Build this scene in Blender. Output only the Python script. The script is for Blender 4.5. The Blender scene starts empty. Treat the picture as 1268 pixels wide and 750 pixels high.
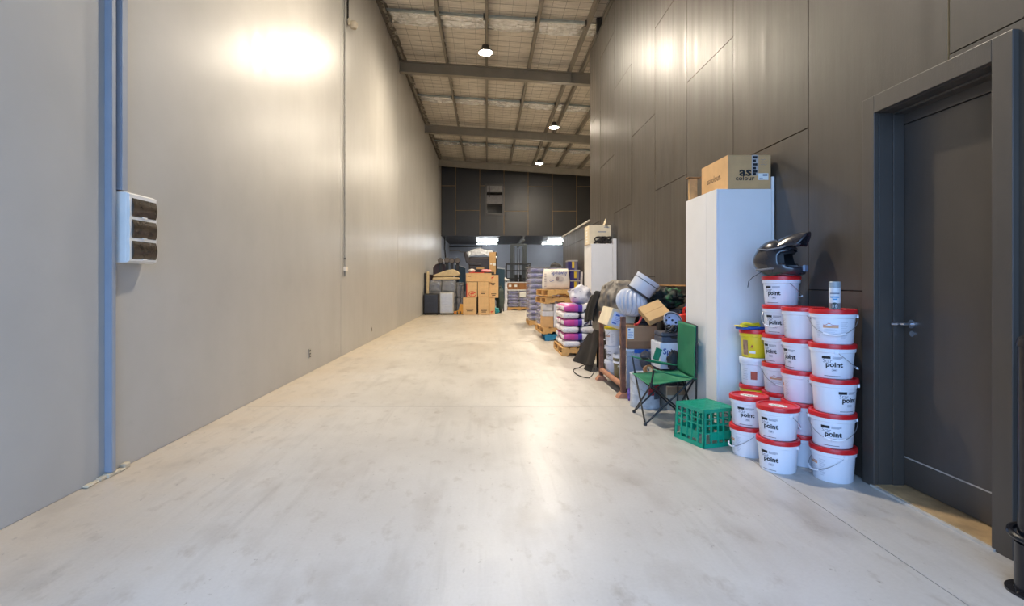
import bpy, bmesh, math, random
from mathutils import Vector, Matrix, noise

# ---------------------------------------------------------------- camera, world, exposure
scene = bpy.context.scene
col = scene.collection
F = 634.0                      # focal length in pixels of the 1268x750 frame
CAM_H = 1.3
cam_d = bpy.data.cameras.new('camera')
cam_d.sensor_width = 36.0
cam_d.lens = 36.0 * F / 1268.0
cam_d.shift_x = (634 - 603) / 1268.0
cam_d.shift_y = -(375 - 349) / 1268.0
cam_d.clip_start = 0.05
cam = bpy.data.objects.new('camera', cam_d)
cam.location = (0, 0, CAM_H)
cam.rotation_euler = (math.pi / 2, 0, 0)
col.objects.link(cam)
scene.camera = cam

scene.view_settings.view_transform = 'Standard'
scene.view_settings.look = 'None'
scene.view_settings.gamma = 1.0
scene.view_settings.use_curve_mapping = False
scene.view_settings.exposure = 0.4

SKY = (0.32, 0.56, 1.0)
SKY_STRENGTH = 4.7
LAMP_COLOUR = (1.0, 0.885, 0.715)
LAMP_STRENGTH = 1250.0
TUBE_STRENGTH = 55.0
world = bpy.data.worlds.new('sky')
scene.world = world
world.use_nodes = True
bg = world.node_tree.nodes['Background']
bg.inputs[0].default_value = (*SKY, 1)
bg.inputs[1].default_value = SKY_STRENGTH

# the open roller door behind the camera: a portal guides the sky light through it
DOOR_Y = -1.0
pd = bpy.data.lights.new('door_portal', 'AREA')
pd.shape = 'RECTANGLE'; pd.size = 4.6; pd.size_y = 4.4
pd.cycles.is_portal = True
po = bpy.data.objects.new('door_portal', pd)
po.location = (-0.03, DOOR_Y - 0.25, 2.2)
po.rotation_euler = (math.pi / 2, 0, 0)
col.objects.link(po)

R = math.radians
rnd = random.Random(7)
def XP(px, Y): return (px - 603.0) * Y / F          # metres across for a direction measured in the photo
def ZP(py, Y): return CAM_H - (py - 349.0) * Y / F

# ---------------------------------------------------------------- materials
def lin(c):
    return c / 12.92 if c <= 0.04045 else ((c + 0.055) / 1.055) ** 2.4
def rgb(r, g, b):
    return (lin(r / 255), lin(g / 255), lin(b / 255), 1)
MATS = {}
class NT:
    def __init__(s, m):
        s.m = m; s.t = m.node_tree; s.n = s.t.nodes; s.l = s.t.links
        s.b = s.n['Principled BSDF']
    def add(s, t, **k):
        n = s.n.new(t)
        for a, v in k.items(): setattr(n, a, v)
        return n
    def link(s, a, b): s.l.new(a, b)
    def pos(s):
        return s.add('ShaderNodeNewGeometry').outputs['Position']
    def obj(s):
        return s.add('ShaderNodeTexCoord').outputs['Object']
    def mapping(s, vec, scale=(1, 1, 1), loc=(0, 0, 0), rot=(0, 0, 0)):
        m = s.add('ShaderNodeMapping')
        m.inputs['Scale'].default_value = scale; m.inputs['Location'].default_value = loc
        m.inputs['Rotation'].default_value = rot
        s.link(vec, m.inputs['Vector']); return m.outputs[0]
    def noise(s, vec, scale, detail=4, rough=0.55, dist=0.0):
        n = s.add('ShaderNodeTexNoise')
        n.inputs['Scale'].default_value = scale; n.inputs['Detail'].default_value = detail
        n.inputs['Roughness'].default_value = rough; n.inputs['Distortion'].default_value = dist
        s.link(vec, n.inputs['Vector']); return n.outputs['Fac']
    def ramp(s, fac, stops, const=False):
        r = s.add('ShaderNodeValToRGB')
        if const: r.color_ramp.interpolation = 'CONSTANT'
        e = r.color_ramp.elements
        while len(e) < len(stops): e.new(0.5)
        for i, (p, c) in enumerate(stops):
            e[i].position = p; e[i].color = c if len(c) == 4 else (*c, 1)
        s.link(fac, r.inputs[0]); return r.outputs[0]
    def mix(s, fac, a, b, mode='MIX'):
        m = s.add('ShaderNodeMix', data_type='RGBA', blend_type=mode)
        for sock, v in ((m.inputs[0], fac), (m.inputs[6], a), (m.inputs[7], b)):
            if isinstance(v, (int, float)): sock.default_value = v
            elif isinstance(v, tuple): sock.default_value = v
            else: s.link(v, sock)
        return m.outputs[2]
    def math(s, op, a, b=0.0, clamp=False):
        m = s.add('ShaderNodeMath', operation=op, use_clamp=clamp)
        for sock, v in ((m.inputs[0], a), (m.inputs[1], b)):
            if isinstance(v, (int, float)): sock.default_value = v
            else: s.link(v, sock)
        return m.outputs[0]
    def range(s, v, a, b, c=0.0, d=1.0):
        m = s.add('ShaderNodeMapRange')
        for i, q in enumerate((a, b, c, d)): m.inputs[i + 1].default_value = q
        s.link(v, m.inputs[0]); return m.outputs[0]
    def sep(s, v):
        n = s.add('ShaderNodeSeparateXYZ'); s.link(v, n.inputs[0]); return n.outputs
    def bump(s, h, strength=0.2, dist=0.01):
        n = s.add('ShaderNodeBump'); n.inputs['Strength'].default_value = strength
        n.inputs['Distance'].default_value = dist
        s.link(h, n.inputs['Height']); s.link(n.outputs[0], s.b.inputs['Normal'])
    def set(s, name, v):
        i = s.b.inputs[name]
        if isinstance(v, (int, float, tuple)): i.default_value = v
        else: s.link(v, i)
def newmat(name):
    m = bpy.data.materials.new(name); m.use_nodes = True; MATS[name] = m
    return NT(m)
def M(name, c=None, rough=0.5, metal=0.0, var=0.12, scale=12, bump=0.0, bscale=60, spec=0.5, coat=0.0):
    """simple procedural material: base colour broken up by noise, optional relief"""
    if name in MATS: return MATS[name]
    t = newmat(name)
    c = rgb(*c)
    o = t.obj()
    n = t.noise(o, scale, 3)
    d = tuple(max(0, x * (1 - var)) for x in c[:3]) + (1,)
    u = tuple(min(1, x * (1 + var)) for x in c[:3]) + (1,)
    t.set('Base Color', t.ramp(n, [(0.3, d), (0.7, u)]))
    t.set('Roughness', rough); t.set('Metallic', metal); t.set('Specular IOR Level', spec)
    if coat: t.set('Coat Weight', coat)
    if bump: t.bump(t.noise(o, bscale, 3), bump, 0.01)
    return t.m

# ---------------------------------------------------------------- mesh collector
class MB:
    def __init__(s): s.v = []; s.f = []; s.mi = []; s.cur = 0
    def mat(s, i): s.cur = i; return s
    def add(s, vs, fs):
        o = len(s.v); s.v += [tuple(p) for p in vs]
        for f in fs: s.f.append(tuple(o + i for i in f)); s.mi.append(s.cur)
        return s
    def box(s, x0, x1, y0, y1, z0, z1, M4=None):
        vs = [Vector((x, y, z)) for z in (z0, z1) for y in (y0, y1) for x in (x0, x1)]
        if M4 is not None: vs = [M4 @ p for p in vs]
        return s.add(vs, [(0, 2, 3, 1), (4, 5, 7, 6), (0, 1, 5, 4), (2, 6, 7, 3), (0, 4, 6, 2), (1, 3, 7, 5)])
    def bar(s, p, q, w, h, up=(0, 0, 1)):
        """rectangular bar from p to q"""
        p = Vector(p); q = Vector(q); d = (q - p).normalized(); up = Vector(up)
        if abs(d.dot(up)) > 0.98: up = Vector((0, 1, 0))
        a = d.cross(up).normalized(); b = a.cross(d).normalized()
        vs = []
        for c in (p, q):
            for i, j in ((-1, -1), (1, -1), (1, 1), (-1, 1)): vs.append(c + a * (w / 2 * i) + b * (h / 2 * j))
        return s.add(vs, [(0, 1, 2, 3), (7, 6, 5, 4), (0, 4, 5, 1), (1, 5, 6, 2), (2, 6, 7, 3), (3, 7, 4, 0)])
    def cyl(s, p, q, r0, r1=None, n=16, cap=True):
        r1 = r0 if r1 is None else r1
        p = Vector(p); q = Vector(q); d = (q - p).normalized()
        u = Vector((0, 0, 1)) if abs(d.z) < 0.9 else Vector((1, 0, 0))
        a = d.cross(u).normalized(); b = d.cross(a).normalized()
        vs = []
        for c, r in ((p, r0), (q, r1)):
            for i in range(n):
                t = 2 * math.pi * i / n
                vs.append(c + a * (r * math.cos(t)) + b * (r * math.sin(t)))
        fs = [(i, (i + 1) % n, n + (i + 1) % n, n + i) for i in range(n)]
        if cap: fs += [tuple(range(n - 1, -1, -1)), tuple(range(n, 2 * n))]
        return s.add(vs, fs)
    def tube(s, pts, r, n=8, closed=False):
        pts = [Vector(p) for p in pts]; m = len(pts); vs = []; prev = None
        for i, p in enumerate(pts):
            if closed: d = pts[(i + 1) % m] - pts[i - 1]
            else: d = pts[min(i + 1, m - 1)] - pts[max(i - 1, 0)]
            d.normalize()
            if prev is None:
                u = Vector((0, 0, 1)) if abs(d.z) < 0.9 else Vector((1, 0, 0))
                a = d.cross(u).normalized()
            else:
                a = (prev - d * prev.dot(d)).normalized()
            prev = a; b = d.cross(a)
            for k in range(n):
                t = 2 * math.pi * k / n
                vs.append(p + a * (r * math.cos(t)) + b * (r * math.sin(t)))
        fs = []
        for i in range(m if closed else m - 1):
            j = (i + 1) % m
            for k in range(n): fs.append((i * n + k, i * n + (k + 1) % n, j * n + (k + 1) % n, j * n + k))
        if not closed: fs += [tuple(range(n - 1, -1, -1)), tuple((m - 1) * n + k for k in range(n))]
        return s.add(vs, fs)
    def lathe(s, prof, n=32, c=(0, 0, 0), sx=1.0, sy=1.0):
        vs = []; fs = []; rows = []
        for r, z in prof:
            if r < 1e-6:
                rows.append([len(vs)]); vs.append((c[0], c[1], c[2] + z))
            else:
                rows.append(list(range(len(vs), len(vs) + n)))
                for i in range(n):
                    t = 2 * math.pi * i / n
                    vs.append((c[0] + r * sx * math.cos(t), c[1] + r * sy * math.sin(t), c[2] + z))
        for a, b in zip(rows, rows[1:]):
            for i in range(n):
                j = (i + 1) % n
                if len(a) == 1 and len(b) == 1: continue
                if len(a) == 1: fs.append((a[0], b[j], b[i]))
                elif len(b) == 1: fs.append((a[i], a[j], b[0]))
                else: fs.append((a[i], a[j], b[j], b[i]))
        return s.add(vs, fs)
    def prism(s, poly, axis, a, b):
        """polygon (u,v) extruded along axis: x -> (y,z), y -> (x,z), z -> (x,y)"""
        def P(u, v, w): return {'x': (w, u, v), 'y': (u, w, v), 'z': (u, v, w)}[axis]
        n = len(poly)
        vs = [P(u, v, a) for u, v in poly] + [P(u, v, b) for u, v in poly]
        fs = [(i, (i + 1) % n, n + (i + 1) % n, n + i) for i in range(n)] + [tuple(range(n - 1, -1, -1)), tuple(range(n, 2 * n))]
        return s.add(vs, fs)
    def grid(s, fn, nu, nv, closed_u=False):
        vs = [fn(i / (nu if closed_u else nu - 1), j / (nv - 1)) for j in range(nv) for i in range(nu)]
        fs = []
        for j in range(nv - 1):
            for i in range(nu if closed_u else nu - 1):
                k = (i + 1) % nu
                fs.append((j * nu + i, j * nu + k, (j + 1) * nu + k, (j + 1) * nu + i))
        return s.add(vs, fs)
    def mesh(s, name, mats, smooth=False):
        me = bpy.data.meshes.new(name)
        me.from_pydata(s.v, [], s.f)
        for m in (mats if isinstance(mats, (list, tuple)) else [mats]): me.materials.append(m)
        if len(me.materials) > 1: me.polygons.foreach_set('material_index', s.mi)
        bm = bmesh.new(); bm.from_mesh(me); bmesh.ops.recalc_face_normals(bm, faces=bm.faces); bm.to_mesh(me); bm.free()
        if smooth:
            me.polygons.foreach_set('use_smooth', [True] * len(me.polygons))
            try: me.set_sharp_from_angle(angle=R(smooth if not isinstance(smooth, bool) else 40))
            except Exception: pass
        me.update()
        return me
    def build(s, name, mats, parent=None, smooth=False, bev=0.0, seg=2, loc=None, sub=0, solid=0.0):
        return place(name, s.mesh(name, mats, smooth), parent, bev, seg, loc, sub, solid)
def place(name, me, parent=None, bev=0.0, seg=2, loc=None, sub=0, solid=0.0):
    o = bpy.data.objects.new(name, me); col.objects.link(o)
    if parent is not None: o.parent = parent
    if loc is not None: o.location = loc
    if solid:
        k = o.modifiers.new('Solidify', 'SOLIDIFY'); k.thickness = solid; k.offset = 0
    if bev:
        k = o.modifiers.new('Bevel', 'BEVEL'); k.width = bev; k.segments = seg; k.limit_method = 'ANGLE'; k.angle_limit = R(40)
    if sub:
        k = o.modifiers.new('Subdivision', 'SUBSURF'); k.levels = sub; k.render_levels = sub
    return o
def tag(o, label, cat, group=None):
    o['label'] = label; o['category'] = cat
    if group: o['group'] = group
    return o
def thing(name, label, cat, loc=(0, 0, 0), rz=0.0, group=None, rot=None):
    o = bpy.data.objects.new(name, None); col.objects.link(o); o.empty_display_size = 0.1
    o.location = loc; o.rotation_euler = rot if rot else (0, 0, rz)
    return tag(o, label, cat, group)
def struct(o):
    o['kind'] = 'structure'; return o
def copy_tree(o, parent=None):
    c = o.copy(); col.objects.link(c); c.parent = parent
    for ch in list(o.children): copy_tree(ch, c)
    return c

TEXT = {}
def text_verts(txt, size, bold=0.0, res=2, space=1.0):
    """letters as flat faces: verts in (u, v), faces"""
    key = (txt, bold, res, space)
    if key not in TEXT:
        cu = bpy.data.curves.new('lettering', 'FONT'); cu.body = txt; cu.size = 1.0
        cu.resolution_u = res; cu.offset = bold; cu.space_character = space
        o = bpy.data.objects.new('lettering', cu); col.objects.link(o)
        dg = bpy.context.evaluated_depsgraph_get()
        me = o.evaluated_get(dg).to_mesh()
        vs = [(v.co.x, v.co.y) for v in me.vertices]; fs = [tuple(p.vertices) for p in me.polygons]
        o.evaluated_get(dg).to_mesh_clear()
        bpy.data.objects.remove(o); bpy.data.curves.remove(cu)
        TEXT[key] = (vs, fs)
    vs, fs = TEXT[key]
    return [(u * size, v * size) for u, v in vs], fs
def text_width(txt, size, bold=0.0, space=1.0):
    vs, _ = text_verts(txt, size, bold, 2, space)
    return max(u for u, v in vs)
def put_text(mb, txt, size, fn, bold=0.0, space=1.0, fit=None):
    vs, fs = text_verts(txt, size, bold, 2, space)
    k = fit / max(u for u, v in vs) if fit else 1.0
    mb.add([fn(u * k, v) for u, v in vs], fs)
def put_rect(mb, u0, u1, v0, v1, fn, nu=1):
    for i in range(nu):
        a = u0 + (u1 - u0) * i / nu; b = u0 + (u1 - u0) * (i + 1) / nu
        mb.add([fn(a, v0), fn(b, v0), fn(b, v1), fn(a, v1)], [(0, 1, 2, 3)])
# ---------------------------------------------------------------- surface materials
def mat_floor():
    t = newmat('concrete_floor'); p = t.pos(); s = t.sep(p)
    big = t.noise(p, 0.55, 5, 0.6)
    base = t.ramp(big, [(0.3, rgb(178, 173, 166)), (0.5, rgb(190, 186, 180)), (0.72, rgb(200, 197, 193))])
    # buff dust gathering along the foot of the left wall; base also turns buff with depth
    dn = t.noise(p, 1.6, 5, 0.65)
    dl = t.range(t.math('ADD', s[0], t.math('MULTIPLY', dn, 1.1)), -2.1, -0.9, 1.0, 0.0)
    base = t.mix(t.math('MULTIPLY', dl, 0.55), base, rgb(192, 166, 128))
    dd = t.range(t.math('ADD', s[1], t.math('MULTIPLY', big, 6.0)), 6.0, 18.0, 0.0, 0.4)
    base = t.mix(dd, base, rgb(204, 186, 156))
    # long scrapes and tyre marks running down the aisle
    st = t.noise(t.mapping(p, (11, 0.7, 1)), 1.0, 6, 0.65, 0.6)
    stm = t.ramp(st, [(0.48, (0, 0, 0)), (0.80, (1, 1, 1))])
    patch = t.ramp(t.noise(p, 0.8, 3), [(0.40, (0, 0, 0)), (0.70, (1, 1, 1))])
    base = t.mix(t.math('MULTIPLY', t.math('MULTIPLY', stm, patch), 0.5), base, rgb(120, 114, 106))
    # blotches and specks
    bl = t.ramp(t.noise(t.mapping(p, (1.3, 0.7, 1), (3, 1, 0)), 2.2, 3, 0.5), [(0.55, (0, 0, 0)), (0.85, (1, 1, 1))])
    base = t.mix(t.math('MULTIPLY', bl, 0.55), base, rgb(128, 116, 102))
    sp = t.ramp(t.noise(t.mapping(p, (1, 0.6, 1)), 22, 3, 0.7), [(0.66, (0, 0, 0)), (0.76, (1, 1, 1))])
    base = t.mix(t.math('MULTIPLY', sp, 0.6), base, rgb(105, 96, 86))
    sf = t.ramp(t.noise(t.mapping(p, (1.6, 0.9, 1), (7, 4, 0), (0, 0, 0.5)), 5.0, 5, 0.62), [(0.57, (0, 0, 0)), (0.74, (1, 1, 1))])
    base = t.mix(t.math('MULTIPLY', sf, 0.42), base, rgb(134, 120, 104))
    fine = t.noise(p, 60, 3)
    base = t.mix(0.12, base, t.ramp(fine, [(0.3, (0.3, 0.29, 0.28)), (0.7, (0.8, 0.8, 0.8))]), 'SOFT_LIGHT')
    t.set('Base Color', base)
    gl = t.noise(t.mapping(p, (1.5, 0.6, 1)), 1.4, 5, 0.65)
    t.set('Roughness', t.range(gl, 0.3, 0.7, 0.295, 0.48))
    t.set('Specular IOR Level', 0.5)
    t.bump(t.noise(p, 9, 5, 0.65), 0.10, 0.006)
    return t.m
def mat_left():
    t = newmat('grey_painted_concrete'); p = t.pos(); s = t.sep(p)
    n = t.noise(p, 0.7, 5, 0.6)
    base = t.ramp(n, [(0.3, rgb(168, 164, 157)), (0.7, rgb(180, 176, 169))])
    sc = t.ramp(t.noise(t.mapping(p, (1, 1.2, 2.2), (0, 0, 1)), 1.3, 6, 0.72), [(0.60, (0, 0, 0)), (0.82, (1, 1, 1))])
    low = t.range(s[2], 0.0, 2.2, 1.0, 0.1)
    base = t.mix(t.math('MULTIPLY', t.math('MULTIPLY', sc, low), 0.28), base, rgb(128, 122, 118))
    t.set('Base Color', base)
    t.set('Roughness', t.range(t.noise(t.mapping(p, (1, 2.5, 0.25)), 2.2, 4), 0.3, 0.7, 0.31, 0.40))
    t.set('Specular IOR Level', 0.29)
    t.bump(t.noise(t.mapping(p, (1, 1, 0.5)), 3.0, 5, 0.6), 0.10, 0.012)
    return t.m
def mat_black_ply(name, c0, c1, r0, r1):
    t = newmat(name); p = t.pos()
    n = t.noise(t.mapping(p, (1, 1, 0.6)), 2.2, 5, 0.65)
    base = t.ramp(n, [(0.3, rgb(*c0)), (0.7, rgb(*c1))])
    wear = t.ramp(t.noise(t.mapping(p, (1, 3, 1.2), (5, 2, 1)), 1.6, 7, 0.75), [(0.63, (0, 0, 0)), (0.74, (1, 1, 1))])
    base = t.mix(t.math('MULTIPLY', wear, 0.25), base, rgb(96, 88, 78))
    t.set('Base Color', base)
    st = t.noise(t.mapping(p, (7, 7, 0.35)), 1.6, 4, 0.6)
    t.set('Roughness', t.range(st, 0.3, 0.7, r0, r1))
    t.set('Specular IOR Level', 0.6)
    hb = t.math('ADD', t.noise(t.mapping(p, (9, 9, 1.2)), 1.5, 4, 0.6), t.math('MULTIPLY', t.noise(p, 130, 2), 0.25))
    t.bump(hb, 0.16, 0.006)
    return t.m
def mat_foil(name, c0, c1, r0, r1, bs, metal=0.3):
    t = newmat(name); p = t.pos()
    n = t.noise(t.mapping(p, (0.5, 3.0, 1)), 3.0, 5, 0.7)
    t.set('Base Color', t.ramp(n, [(0.3, rgb(*c0)), (0.7, rgb(*c1))]))
    t.set('Metallic', metal)
    t.set('Roughness', t.range(t.noise(p, 4, 4), 0.3, 0.7, r0, r1))
    h = t.math('ADD', t.noise(t.mapping(p, (1.0, 4.0, 1)), 4.0, 5, 0.7), t.math('MULTIPLY', t.noise(p, 26, 4, 0.7), 0.5))
    t.bump(h, bs, 0.05)
    return t.m
FLOOR = mat_floor(); LEFT = mat_left()
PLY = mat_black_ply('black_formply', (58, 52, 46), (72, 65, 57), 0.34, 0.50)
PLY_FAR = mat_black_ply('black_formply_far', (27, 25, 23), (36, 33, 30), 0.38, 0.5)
FOIL = mat_foil('roof_foil', (208, 198, 182), (244, 236, 222), 0.35, 0.55, 0.9)
FOIL2 = mat_foil('roof_foil_lap', (236, 236, 234), (252, 252, 250), 0.12, 0.28, 0.8, 1.0)
EDGE = M('raw_ply_edge', (168, 126, 78), 0.8, scale=30)
EDGE_D = M('dark_ply_edge', (66, 50, 36), 0.8, scale=3, var=0.5)  # darker brown ply edge for the seams
DARK = M('near_black', (24, 22, 20), 0.9)  # one near-black colour for joint backings, door core and latch
STEEL = M('painted_roof_steel', (134, 126, 112), 0.5, var=0.1, scale=3)
STEEL_D = M('dark_roof_steel', (84, 78, 70), 0.5, var=0.1, scale=3)
GALV = M('galvanised_steel', (170, 180, 180), 0.35, 0.7, var=0.12, scale=8)
GREYBLUE = M('blue_grey_paint', (168, 174, 186), 0.6, var=0.04, scale=2)
SOFFIT = M('black_soffit', (36, 34, 36), 0.45, var=0.2, scale=2)
WHITE_M = M('white_melamine', (232, 230, 228), 0.32, var=0.02, scale=4)

# ---------------------------------------------------------------- floor
fl = MB().box(-2.75, 7.6, DOOR_Y - 0.2, 36, -0.12, -0.012).build('floor', DARK)
struct(fl)
xs = [-2.72, 1.935, 7.6]; ys = [DOOR_Y - 0.2, 5.35, 11.4, 17.4, 23.4, 36]
for i in range(2):
    for j in range(5):
        MB().box(xs[i] + 0.003, xs[i + 1] - 0.003, ys[j] + 0.003, ys[j + 1] - 0.003, -0.012, 0.0).build('floor_slab', FLOOR, fl)
dv = MB().box(-14, 14, -24, DOOR_Y - 0.2, -0.12, -0.01).build('driveway', M('driveway_concrete', (176, 172, 166), 0.8, scale=1))
struct(dv)
# ---------------------------------------------------------------- left wall
def roofz(x): return 7.95 - 0.067 * (x + 2.55)
wl = struct(MB().box(-2.75, -2.572, DOOR_Y, 35.2, 0, 8.0).build('wall_left', DARK))
yy = [DOOR_Y, 8.93, 14.6, 20.7, 26.7, 28.6]
for a, b in zip(yy, yy[1:]):
    g = 0.004 if a == DOOR_Y else 0.009
    MB().box(-2.58, -2.55, a + (0 if a == DOOR_Y else g), b - (0.004 if b == 3.23 else 0.009), 0, 7.93).build('concrete_panel', LEFT, wl, bev=0.004, seg=1)
MB().box(-2.58, -2.55, 28.61, 35.2, 0, 3.9).build('concrete_panel', GREYBLUE, wl)
# mortar strip crumbling at the foot of the trunking
mb = MB()
for k in range(7):
    y = 3.22 + k * 0.055
    mb.box(-2.55, -2.50 - rnd.random() * 0.025, y, y + 0.06, 0, 0.012 + rnd.random() * 0.03)
tag(mb.build('mortar_patch', M('mortar', (196, 182, 156), 0.9, bump=0.5), bev=0.006, seg=1), 'crumbling pale mortar patch on the floor under the trunking', 'mortar')
# ---------------------------------------------------------------- right wall of black formply sheets
DY0, DY1, DZ = 2.487, 3.243, 2.37            # door opening
wr = MB()
wr.box(2.499, 2.62, DOOR_Y, DY0 - 0.03, 0, 6.8).box(2.499, 2.62, DY1 + 0.03, 12.3, 0, 6.8).box(2.499, 2.62, DY0 - 0.03, DY1 + 0.03, DZ + 0.03, 6.8)
wr = struct(wr.build('wall_right', DARK))
def panel(parent, boxes, face, name='panel'):
    mb = MB()
    for (x0, x1, y0, y1, z0, z1) in boxes: mb.box(x0, x1, y0, y1, z0, z1)
    return mb.build(name, face, parent, bev=0.0)
def sheet_x(parent, x0, x1, y0, y1, z0, z1, face, hole=None, edge=EDGE_D):
    """a sheet facing -X, with raw edges; cut around the door"""
    rects = [(y0, y1, z0, z1)]
    if hole:
        h0, h1, hz = hole
        if y0 < h1 and y1 > h0 and z0 < hz:
            rects = []
            if y0 < h0: rects.append((y0, h0, z0, min(z1, hz)))
            if y1 > h1: rects.append((h1, y1, z0, min(z1, hz)))
            if z1 > hz: rects.append((y0, y1, hz, z1))
    if not rects: return
    mb = MB()
    for (a, b, c, d) in rects:
        o = len(mb.v)
        mb.cur = 1; mb.box(x0, x1, a, b, c, d)
        mb.mi[-2] = 0                      # the -X face
    mb.build('panel', [face, edge], parent)
cols = [(0.35, 1.55, [1.31, 3.71, 6.11]), (1.55, 2.75, [0.12, 2.52, 4.92]), (2.75, 3.95, [1.24, 3.64, 6.04]),
        (3.95, 5.155, [0.09, 2.49, 4.89]), (5.155, 6.35, [1.37, 3.77, 6.17]), (6.35, 7.56, [0.24, 2.64, 5.04]),
        (7.56, 8.78, [1.38, 3.78, 6.18]), (8.78, 9.99, [0.24, 2.64, 5.04]), (9.99, 11.2, [1.38, 3.78, 6.18]),
        (11.2, 12.3, [0.24, 2.64, 5.04]), (DOOR_Y, 0.35, [0.2, 2.6, 5.0])]
for a, b, zs in cols:
    cuts = [0.0] + zs + [6.8]
    for c, d in zip(cuts, cuts[1:]):
        sheet_x(wr, 2.48 + rnd.uniform(-0.0015, 0.0015), 2.498, a + 0.005, b - 0.005, c + 0.004, d - 0.004, PLY, (DY0 - 0.03, DY1 + 0.03, DZ + 0.03), EDGE if (a == 2.75 and 1.24 in (c, d)) else EDGE_D)
MB().box(2.47, 2.63, DOOR_Y, 12.31, 6.8, 6.84).build('top_plate', STEEL_D, wr)
# low partition carrying on in the same plane, with a pale cap
wp = struct(MB().box(2.499, 2.60, 12.3, 16.7, 0, 2.76).build('wall_partition', DARK))
for a, b in ((12.3, 13.5), (13.5, 14.7), (14.7, 15.9), (15.9, 16.7)):
    sheet_x(wp, 2.48, 2.498, a + 0.003, b - 0.003, 0, 2.40, PLY); sheet_x(wp, 2.48, 2.498, a + 0.003, b - 0.003, 2.406, 2.76, PLY)
MB().box(2.45, 2.62, 12.3, 16.72, 2.76, 2.80).build('wall_cap', M('pale_cap', (196, 190, 180), 0.5), wp)
# shell out of sight: return wall, outer wall, back wall, front wall round the roller door
struct(MB().box(2.62, 7.5, 12.2, 12.3, 0, 7.7).build('wall_return', PLY))
struct(MB().box(7.5, 7.65, DOOR_Y, 35.2, 0, 7.9).build('wall_outer', LEFT))
struct(MB().box(-2.6, 7.6, 35.0, 35.2, 0, 4.0).build('wall_back', GREYBLUE))
wf = MB().box(-2.75, -2.33, DOOR_Y - 0.2, DOOR_Y, 0, 8.1).box(2.27, 7.65, DOOR_Y - 0.2, DOOR_Y, 0, 8.1).box(-2.33, 2.27, DOOR_Y - 0.2, DOOR_Y, 4.4, 8.1)
struct(wf.build('wall_front', LEFT))
# ---------------------------------------------------------------- mezzanine
MY = 28.5
wm = struct(MB().box(-2.55, 7.5, MY, MY + 0.1, 3.91, 7.9).build('wall_mezzanine', M('seam_light_tan', (158, 126, 78), 0.8, scale=3, var=0.3)))  # tan backing colour imitates light coming through the panel gaps
seams = [-2.55] + [-1.744 + 1.345 * k for k in range(7)] + [7.5]
hs = [[6.65], [5.28], [6.65], [5.24], [6.60], [5.24], [6.60], [5.24]]
WX0, WX1, WZ0, WZ1 = 0.0, 0.854, 5.12, 6.65
for k, (a, b) in enumerate(zip(seams, seams[1:])):
    cuts = [3.91] + hs[k % 8] + [7.9]
    for c, d in zip(cuts, cuts[1:]):
        g = 0.013
        if k == 2:
            mb = MB()
            if c < 4: mb.box(a + g, b - g, MY - 0.02, MY - 0.001, 3.91, WZ0 - 0.1).box(a + g, WX0 - 0.08, MY - 0.02, MY - 0.001, WZ0 - 0.1, d - g).box(WX1 + 0.08, b - g, MY - 0.02, MY - 0.001, WZ0 - 0.1, 7.9)
            else: mb.box(a + g, WX1 + 0.08, MY - 0.02, MY - 0.001, WZ1 + 0.1, 7.9).box(a + g, WX0 - 0.08, MY - 0.02, MY - 0.001, c + g, WZ1 + 0.1)
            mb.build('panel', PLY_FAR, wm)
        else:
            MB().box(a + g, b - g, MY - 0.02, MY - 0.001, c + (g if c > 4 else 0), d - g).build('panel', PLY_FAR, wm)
struct(MB().box(-2.55, 7.5, MY - 0.02, 35.1, 3.86, 3.91).build('ceiling_mezzanine', SOFFIT))
sb = MB().box(2.0, 2.12, MY, 35, 3.62, 3.64).box(2.0, 2.12, MY, 35, 3.84, 3.86).box(2.05, 2.07, MY, 35, 3.64, 3.84)
struct(sb.build('trim_soffit_beam', M('pale_grey_steel', (150, 152, 152), 0.5)))
# louvre window in the mezzanine face
w1 = struct(bpy.data.objects.new('window_1', None)); col.objects.link(w1); w1.location = (0.427, MY, 5.12)
mb = MB()
for (x0, x1, z0, z1) in ((-0.52, -0.43, -0.1, 1.63), (0.43, 0.52, -0.1, 1.63), (-0.43, 0.43, -0.1, 0), (-0.43, 0.43, 1.53, 1.63)): mb.box(x0, x1, -0.05, -0.002, z0, z1)
mb.build('window_frame', M('dark_window_frame', (64, 60, 57), 0.4), w1, bev=0.004)
GL = M('glass_mid_reflection', (104, 102, 104), 0.2, var=0.2); GL2 = M('glass_pale_reflection', (120, 118, 118), 0.25, var=0.2); GL3 = M('black_glass', (16, 16, 18), 0.1)  # pale and mid grey panes carry a reflection in their colour
for z0, z1, m in ((1.17, 1.53, GL2), (1.02, 1.16, GL3), (0.53, 1.01, GL), (0.41, 0.52, GL3), (0.0, 0.40, GL3)):
    MB().box(-0.43, 0.43, -0.03, -0.015, z0 + 0.004, z1 - 0.004).build('pane', m, w1)
MB().box(-0.43, 0.43, -0.0148, -0.002, 0, 1.53).build('window_back', DARK, w1)
MB().box(-0.33, -0.27, -0.04, -0.03, 0.9, 1.5).build('window_latch', DARK, w1)
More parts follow.
